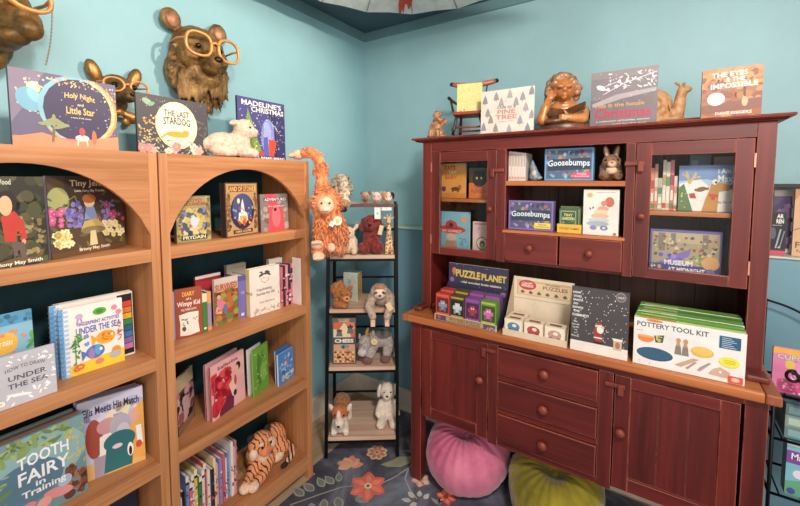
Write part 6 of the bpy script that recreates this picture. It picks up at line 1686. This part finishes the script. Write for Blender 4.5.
# reading child bust
t = thing('child_bust', 'glazed brown bust of a curly haired child reading, on the hutch top', 'bust', (1.452, -.42, HT), R(14))
BSK = bronze('amber_glaze', (176, 104, 52), (222, 150, 90), .1, .28, 9); BHR = bronze('umber_hair', (126, 84, 54), (202, 156, 116), .15, .38, 40); BDK = bronze('umber_glaze', (70, 46, 34), (128, 90, 66), .1, .35, 20)
b = MB(); b.lathe([(.001, 0), (.098, 0), (.104, .008), (.1, .024), (.092, .034), (.001, .035)], BDK, 28, Matrix.Diagonal((1.0, .62, 1, 1))); b.build('plinth', t)
b = Blob()
b.s_((.0, .015, .075), (.082, .045, .05)).s_((0, .012, .11), (.06, .04, .03)).s_((-.012, .005, .135), (.03, .028, .03)).s_((-.004, -.016, .178), (.045, .045, .052)).s_((-.008, -.04, .158), (.026, .022, .022)).s_((.03, -.014, .165), (.016, .018, .018)).s_((-.036, -.022, .165), (.018, .018, .02))
b.s_((-.004, -.064, .172), (.009, .011, .012)).s_((-.004, -.058, .15), (.014, .009, .006)).s_((-.004, -.054, .138), (.014, .01, .01)).s_((.016, -.053, .19), (.014, .009, .006)).s_((-.024, -.053, .19), (.014, .009, .006))
b.limb([(.075, .01, .085), (.07, -.04, .05), (.02, -.062, .05)], [.03, .025, .017]).limb([(-.075, .01, .08), (-.092, -.035, .05), (-.08, -.036, .1), (-.064, -.024, .14)], [.03, .025, .02, .016])
b.build('figure', BSK, t, .004, 4)
def fist(base, dirs, nm):
    b = Blob().s_(base, (.017, .012, .014))
    for k, d in enumerate(dirs):
        p = Vector(base) + Vector(d[0]); b.limb([p, p + Vector(d[1]), p + Vector(d[1]) + Vector(d[2])], [.0055, .005, .0042], 3)
    b.build(nm, BSK, t, .0028, 1)
fist((.012, -.066, .052), [((-.01, -.006, .009 - .006 * k), (-.014, -.003, .001), (-.01, .004, -.001)) for k in range(4)] + [((-.002, .002, .012), (-.008, -.004, .01), (-.006, 0, .006))], 'hand')
fist((-.06, -.026, .145), [((-.004 + .004 * k, -.004, .008), (-.001, .003, .013), (.002, .004, .01)) for k in range(4)] + [((.01, -.006, .0), (.008, -.002, .008), (.003, .002, .007))], 'hand')
b = Blob().s_((-.012, .008, .2), (.052, .05, .046))
rn = random.Random(11)
for k in range(95):
    a = rn.uniform(0, 2 * PI); q = rn.uniform(.0, 1.95)
    p = Vector((-.01 + .057 * math.cos(a) * math.sin(q), .006 + .052 * math.sin(a) * math.sin(q), .196 + .05 * math.cos(q)))
    if p.y < -.022 and abs(p.x + .004) < .036 and p.z < .205: continue
    b.s_(p, rn.uniform(.011, .017))
for sx in (-1, 1):
    for k in range(12): b.s_((-.008 + sx * rn.uniform(.045, .066), rn.uniform(-.03, .03), rn.uniform(.145, .19)), rn.uniform(.010, .016))
b.build('hair', BHR, t, .0035, 1)
b = Blob().s_((.062, .02, .07), (.05, .04, .045)).s_((-.062, .022, .06), (.05, .042, .04)).s_((0, .03, .06), (.09, .03, .05)).s_((-.03, -.045, .04), (.06, .03, .016)).s_((.05, -.03, .042), (.05, .03, .018))
b.build('drape', BDK, t, .004, 3, .003, .02)
b = MB(); T1 = Matrix.Translation((-.0, -.058, .058)) @ Euler((R(-48), 0, R(-8))).to_matrix().to_4x4()
b.box((-.075, -.004, 0), (-.001, .004, .05), BDK, T1 @ Matrix.Rotation(R(12), 4, 'Z')).box((.001, -.004, 0), (.085, .004, .05), BDK, T1 @ Matrix.Rotation(R(-22), 4, 'Z')).box((-.07, .0045, .004), (-.003, .008, .047), PAGE, T1 @ Matrix.Rotation(R(12), 4, 'Z')).box((.003, .0045, .004), (.08, .008, .047), PAGE, T1 @ Matrix.Rotation(R(-22), 4, 'Z'))
b.build('open_book', t, .002)
for sx in (-1, 1): dot(t, 'eyelid', (-.004 + sx * .018, -.0575, .179), (.011, .005, .0045), BDK)
# snail
t = thing('snail_figurine', 'sandy carved snail figurine between the winter book and the autumn novel', 'figurine', (at(679, 100, Y=-.325).x - .076, -.325, HT), 0, None, .92)
SN = bronze('sand_carving', (176, 120, 74), (224, 176, 126), 0, .6, 40)
b = Blob().limb([(-.09, 0, .012), (-.02, 0, .018), (.04, -.0, .022), (.075, -.005, .035), (.084, -.008, .075), (.088, -.01, .11), (.092, -.012, .132)], [.012, .026, .03, .03, .024, .021, .02]).s_((.104, -.016, .136), (.024, .017, .015)).limb([(.09, -.022, .145), (.078, -.03, .158), (.068, -.034, .164)], [.006, .006, .007]).limb([(.096, .004, .148), (.098, .008, .166)], [.006, .007]).s_((.05, 0, .014), (.06, .034, .014)).limb([(.06, -.028, .03), (.045, -.034, .08)], [.008, .005])
b.build('body', SN, t, .004, 3, .001, .01)
sh = MB(); pts = []; rs = []
for i in range(46):
    q = i / 45; a = -1.2 - q * 4.6 * PI; rr = .058 * (1 - q) ** .8 + .003
    pts.append((-.012 + rr * math.cos(a), -.022 * q * .6 - .0 , .075 + rr * math.sin(a))); rs.append(.03 * (1 - q) ** .7 + .006)
sh.tube(pts, rs, SN, 12); sh.build('shell', t)
# ============================================ cushions under the hutch
def velvet(name, c1, c2):
    m, nt, b = nodes(name)
    n = noise(nt, 5, 4, objvec(nt), .6, .4)
    r = ramp(nt, n.outputs['Fac'], [(.35, c2), (.62, c1)])
    nt.links.new(r.outputs['Color'], b.inputs['Base Color'])
    b.inputs['Roughness'].default_value = .85
    b.inputs['Sheen Weight'].default_value = .6; b.inputs['Sheen Roughness'].default_value = .4
    n2 = noise(nt, 30, 3, objvec(nt)); bump(nt, b, n2.outputs['Fac'], .25, .004)
    return m
def pouf(name, label, loc, rx, ry, h, mat, tilt, seed, button):
    t = thing(name, label, 'cushion', loc, 0, 'round velvet cushions under the hutch')
    mb = MB(); rn = random.Random(seed)
    NU, NV = 96, 34
    ph = [rn.uniform(-.12, .12) for _ in range(24)]; am = [rn.uniform(.6, 1.3) for _ in range(24)]
    vs = []; fs = []
    for j in range(NV + 1):
        v = j / NV
        for i in range(NU):
            a = 2 * PI * i / NU
            # profile of half a fat cushion: dimple at top, bulge, flat foot
            th = PI * v
            r = math.sin(th) ** .72 if 0 < v < 1 else 0
            z = math.cos(th)
            z = math.copysign(abs(z) ** .8, z)
            k = int(i / NU * 24) % 24
            pleat = abs(math.sin(12 * a + ph[k])) ** .6
            top = max(0, 1 - v / .5)
            dimple = .42 * math.exp(-(r / .26) ** 2) if v < .5 else 0
            rr = r * (1 + .035 * (pleat - .6) * (1 - abs(2 * v - .8)) + .02 * math.sin(3 * a + seed) + .012 * math.sin(7 * a + 2 * seed + 4 * v))
            zz = z - dimple + .09 * (pleat - .6) * top * min(1, r * 2.2) * am[k]
            x, y, q = rx * rr * math.cos(a), ry * rr * math.sin(a), h / 2 * zz
            q2 = q * math.cos(tilt) + y * math.sin(tilt) ; y2 = y * math.cos(tilt) - q * math.sin(tilt)
            vs.append((x, y2, max(q2 + h / 2 * math.cos(tilt) + .3 * ry * abs(math.sin(tilt)), 0)))
    for j in range(NV):
        for i in range(NU):
            k = (i + 1) % NU
            fs.append((j * NU + i, (j + 1) * NU + i, (j + 1) * NU + k, j * NU + k))
    mb.add(vs, fs, mat, True)
    mb.build('cover', t)
    top = Vector((0, 0, 1)); q = h / 2 * .6
    dot(t, 'button', (0, -q * math.sin(tilt), q * math.cos(tilt) + h / 2 * math.cos(tilt) + .3 * ry * abs(math.sin(tilt))), (.02, .02, .012), mat, (tilt, 0, 0))
    return t
pouf('round_cushion', 'pink velvet pleated round cushion on the rug under the hutch left door', (1.036, -.468, .0052), .208, .222, .285, velvet('pink_velvet', (226, 128, 156), (190, 88, 122)), R(14), 2, None)
pouf('round_cushion', 'olive green velvet pleated round cushion on the rug under the hutch drawers', (1.47, -.485, .0052), .202, .22, .275, velvet('olive_velvet', (158, 142, 30), (112, 100, 16)), R(14), 5, None)
b = Blob().s_((0, 0, .06), (.15, .14, .06)).s_((.0, .02, .08), (.12, .1, .05))
t = thing('floor_cushion', 'slate blue cushion barely showing right of the olive cushion', 'cushion', (1.84, -.56, .0055), 0)
b.build('cover', velvet('blue_velvet', (110, 142, 168), (76, 106, 130)), t, .008, 4)

# ======================================= ledge and wire stand right of the hutch
LZ = 1.2462
yb('picture_book', 'violet covered book in a white border on the wall ledge right of the hutch', 'book', (771, 249), (790.6, 250), (771, 190), LZ, -.03, .012, 'e8e0dc', [('r', '5c4874', .0, .1, .92, .93), ('e', '7c5c88', .5, .4, .3, .2), ('s', ['8c6c98', '4c3864'], 16, 3, .05, .15, .85, .9, .03, .07, 'e')], group='books on the wall ledge')
yb('story_book', 'small dark book with a pink foot band standing before the violet book', 'book', (766, 255), (784.8, 256), (766, 211.5), LZ, -.105, .014, '3c3844', [('r', '28262e', .03, .03, .97, .86), ('t', 'f0ece8', 'AR', .64, .1, .36, .1, {'b': .04}), ('t', 'f0ece8', 'REN', .64, .22, .4, .1, {'b': .04}), ('t', 'c8c4c8', 'stories', .5, .31, .5, .03), ('e', '5c6470', .3, .5, .16, .14), ('l', 'a8b0b8', [(.5, .8), (.7, .4)], .03), ('l', '8c949c', [(.7, .8), (.9, .44)], .02), ('t', 'e0dcd8', '5-8', .58, .82, .3, .05), ('r', 'd85468', 0, .9, 1, 1)], group='books on the wall ledge')
yb('picture_book', 'tan covered book with green letters, cut off by the right edge on the ledge', 'book', (791.3, 257), (822, 260), (791.3, 189), LZ, -.1, .012, 'e0b48c', [('p', 'c88c68', [(0, 0), (.3, 0), (0, .18)]), ('e', '8c5c44', .55, .14, .1, .06), ('t', '6c5040', 'Our', .42, .28, .3, .08), ('l', '8c7468', [(0, .62), (.2, .58), (.5, .62)], .012), ('t', '5c6c3c', 'FERN', .5, .83, .8, .09), ('t', '7c6848', 'FAMILY', .5, .92, .7, .04)], group='books on the wall ledge', spine='a87c5c')
ws_ = thing('wire_stand', 'black scrolled wire book stand right of the hutch', 'stand', (2.19, -.16, .0045))
WX0, WX1, WY0, WY1 = 0, .42, -.24, -.03
for x in (WX0, WX1):
    for y in (WY0, WY1):
        MB().tube([(x, y, 0), (x, y, 1.075 if y == WY1 else .78)], .006, BLACK_METAL, 8).build('post', ws_)
def arc(x0, z0, x1, z1, y, bulge, nm='scroll'):
    pts = []
    for i in range(15):
        q = i / 14
        pts.append((x0 + (x1 - x0) * q + bulge * math.sin(PI * q) * .6, y, z0 + (z1 - z0) * q + bulge * math.sin(PI * q)))
    MB().tube(pts, .0045, BLACK_METAL, 7).build(nm, ws_)
for y in (WY1,):
    arc(0, 1.07, .21, .86, y, .045); arc(.42, 1.07, .21, .86, y, .045)
ZB = at(784, 493, Y=-.385).z; ZF = at(784, 437, Y=-.385).z; HBX = min(.0415, (.756 - ZF) / 3 - .001)
for z in (.775, ZB - .01, ZF - .01):
    mb = MB()
    for y in (WY0, WY1): mb.tube([(WX0, y, z), (WX1, y, z)], .005, BLACK_METAL, 7)
    for x in (WX0, WX1): mb.tube([(x, WY0, z), (x, WY1, z)], .005, BLACK_METAL, 7)
    for k in range(7): mb.tube([(WX0 + .06 * (k + .5), WY0, z), (WX0 + .06 * (k + .5), WY1, z)], .003, BLACK_METAL, 6)
    mb.build('wire_shelf', ws_)
sc = []
for i in range(30):
    q = i / 29; a = PI * .5 + q * 2.2 * PI
    rr = .022 - .012 * q
    sc.append((.035 + rr * math.cos(a), WY0 - .05, .872 + rr * math.sin(a)))
sc = [(.058, WY0 - .012, .775), (.062, WY0 - .05, .80), (.062, WY0 - .05, .84)] + sc
MB().tube(sc, .005, BLACK_METAL, 7).build('hook', ws_)
ZZ = .775 + .0045 + .0055
yb('picture_book', 'pink cupcake covered book with a yellow top on the wire stand', 'book', (770.5, 399), (822, 415), (770, 346), ZZ, -.385, .012, 'e888b4', [
    ('p', 'f0b450', [(0, 0), (1, 0), (1, .4), (.55, .16), (.2, .1), (0, .14)]), ('e', 'f0a848', .9, .12, .3, .22), ('e', 'e070ac', .64, .5, .36, .3), ('e', 'f098c4', .56, .44, .2, .2), ('e', 'f0a0c8', .82, .56, .2, .25), ('p', 'd8588c', [(.1, .7), (1, .6), (1, 1), (.1, 1)]), ('s', ['fbe8f0', 'f4c0d8', 'c83c78'], 40, 3, .2, .55, 1, .98, .01, .025, 'd'), ('e', 'e8c860', .34, .34, .1, .1), ('t', '8c8488', 'CUPCAKE', .52, .19, .9, .13, {'b': .06}), ('t', 'd8d0d0', 'CUPCAKE', .52, .188, .88, .115, {'b': .03})], R(6), pages=True)
Z5 = ZB - .01 + .0045 + .0055; Z6 = ZF + .001
yb('activity_box', 'blue boxed activity set with a purple band on the wire stand', 'game', (784, 493), (830, 510), (784, 440), Z5, -.385, .05, '88c4d8', [
    ('r', 'f0ece8', 0, 0, 1, .08), ('r', '8450a4', 0, .16, 1, .4), ('t', 'fbf4fb', 'Magic', .36, .28, .5, .16), ('e', 'f0e8f0', .3, .58, .14, .08), ('p', '6cb08c', [(0, .75), (.4, .68), (1, .8), (1, 1), (0, 1)]), ('e', '58549c', .14, .92, .1, .06)], 0, pages=False)
for i, (c, lb) in enumerate((('6c8c8c', 'lowest of three flat teal boxes stacked on the wire stand'), ('8ca094', 'middle one of three flat boxes stacked on the wire stand'), ('5c7478', 'top one of three flat boxes stacked on the wire stand'))):
    t = thing('flat_box', lb, 'box', (2.225, -.385, Z6 + (HBX + .0004) * i), R(-1 + 1 * i), 'flat boxes on the wire stand')
    mb = MB().box((0, 0, 0), (.32 - .02 * i, .17, HBX), P(c)); art(mb, [('r', dim(c, 1.3), .03, .2, .5, .8)], .32 - .02 * i, HBX); mb.build('carton', t)
# settle soft things on what carries them
def settle(names):
    bpy.context.view_layer.update()
    dg = bpy.context.evaluated_depsgraph_get()
    for o in S.objects:
        if o.parent is None and any(o.name.startswith(n) for n in names):
            lo = 9
            for c in o.children_recursive:
                e = c.evaluated_get(dg); me = e.to_mesh(); mw = e.matrix_world
                for v in me.vertices:
                    lo = min(lo, (mw @ v.co).z)
                e.to_mesh_clear()
            o.location.z += SUPPORT[o.name] + .0008 - lo
SUPPORT = {}
for o in S.objects:
    if o.parent is None and o.type == 'EMPTY': SUPPORT[o.name] = o.location.z - .001
for n, z in (('gnome', C1 - .0004), ('toy_rabbit', C1 - .0004), ('toy_lamb', 1.6483), ('toy_tiger', Z4), ('snail_figurine', TOPZ), ('cherub_figurine', TOPZ), ('bookend', Z4)): SUPPORT[n] = z
settle(['toy_llama', 'toy_dog', 'toy_giraffe', 'toy_bear', 'toy_calf', 'toy_puppy', 'toy_bunny', 'toy_rabbit', 'gnome', 'toy_lamb', 'toy_tiger', 'snail', 'cherub', 'toy_hedgehog', 'toy_piglet', 'toy_calico', 'bookend'])

# ------------------------------------------------------------------ light
def lamp(name, kind, loc, energy, color, size=.2, rot=None, spot=None):
    l = bpy.data.lights.new(name, kind); l.energy = energy; l.color = color
    if kind == 'AREA': l.shape = 'DISK'; l.size = size
    elif kind == 'POINT': l.shadow_soft_size = size
    o = bpy.data.objects.new(name, l); COL.objects.link(o); o.location = loc
    if rot: o.rotation_euler = rot
    return o
def aim(o, p):
    d = Vector(p) - o.location
    o.rotation_euler = d.to_track_quat('-Z', 'Y').to_euler()
dn_ = lamp('ceiling_downlight', 'SPOT', (1.4, -.93, 2.56), 70, (1, .88, .74), .04)
dn_.data.spot_size = R(76); dn_.data.spot_blend = .5
aim(dn_, (1.3, -.98, 0))
sp_ = lamp('track_spot', 'SPOT', (1.75, -.95, 2.48), 62, (1, .84, .68), .03)
sp_.data.spot_size = R(80); sp_.data.spot_blend = .6; sp_.data.shadow_soft_size = .025
aim(sp_, (.0, -1.3, 2.0))
aim(lamp('ceiling_lamp', 'AREA', (2.2, -2.1, 2.57), 46, (1, .92, .83), .35), (1.0, -.7, .9))
aim(lamp('soft_fill', 'AREA', (3.2, -3.6, 1.9), 22, (1, .95, .90), 1.4), (.5, -.8, 1.0))  # soft fill added from behind the camera, no known window
w = bpy.data.worlds.new('room_glow'); S.world = w; w.use_nodes = True
bg = w.node_tree.nodes['Background']
bg.inputs['Color'].default_value = (1, .95, .89, 1)
bg.inputs['Strength'].default_value = .8
vs_ = S.view_settings
vs_.view_transform = 'Standard'; vs_.look = 'None'; vs_.gamma = 1; vs_.use_curve_mapping = False
vs_.exposure = 0.3
S.cycles.max_bounces = 6
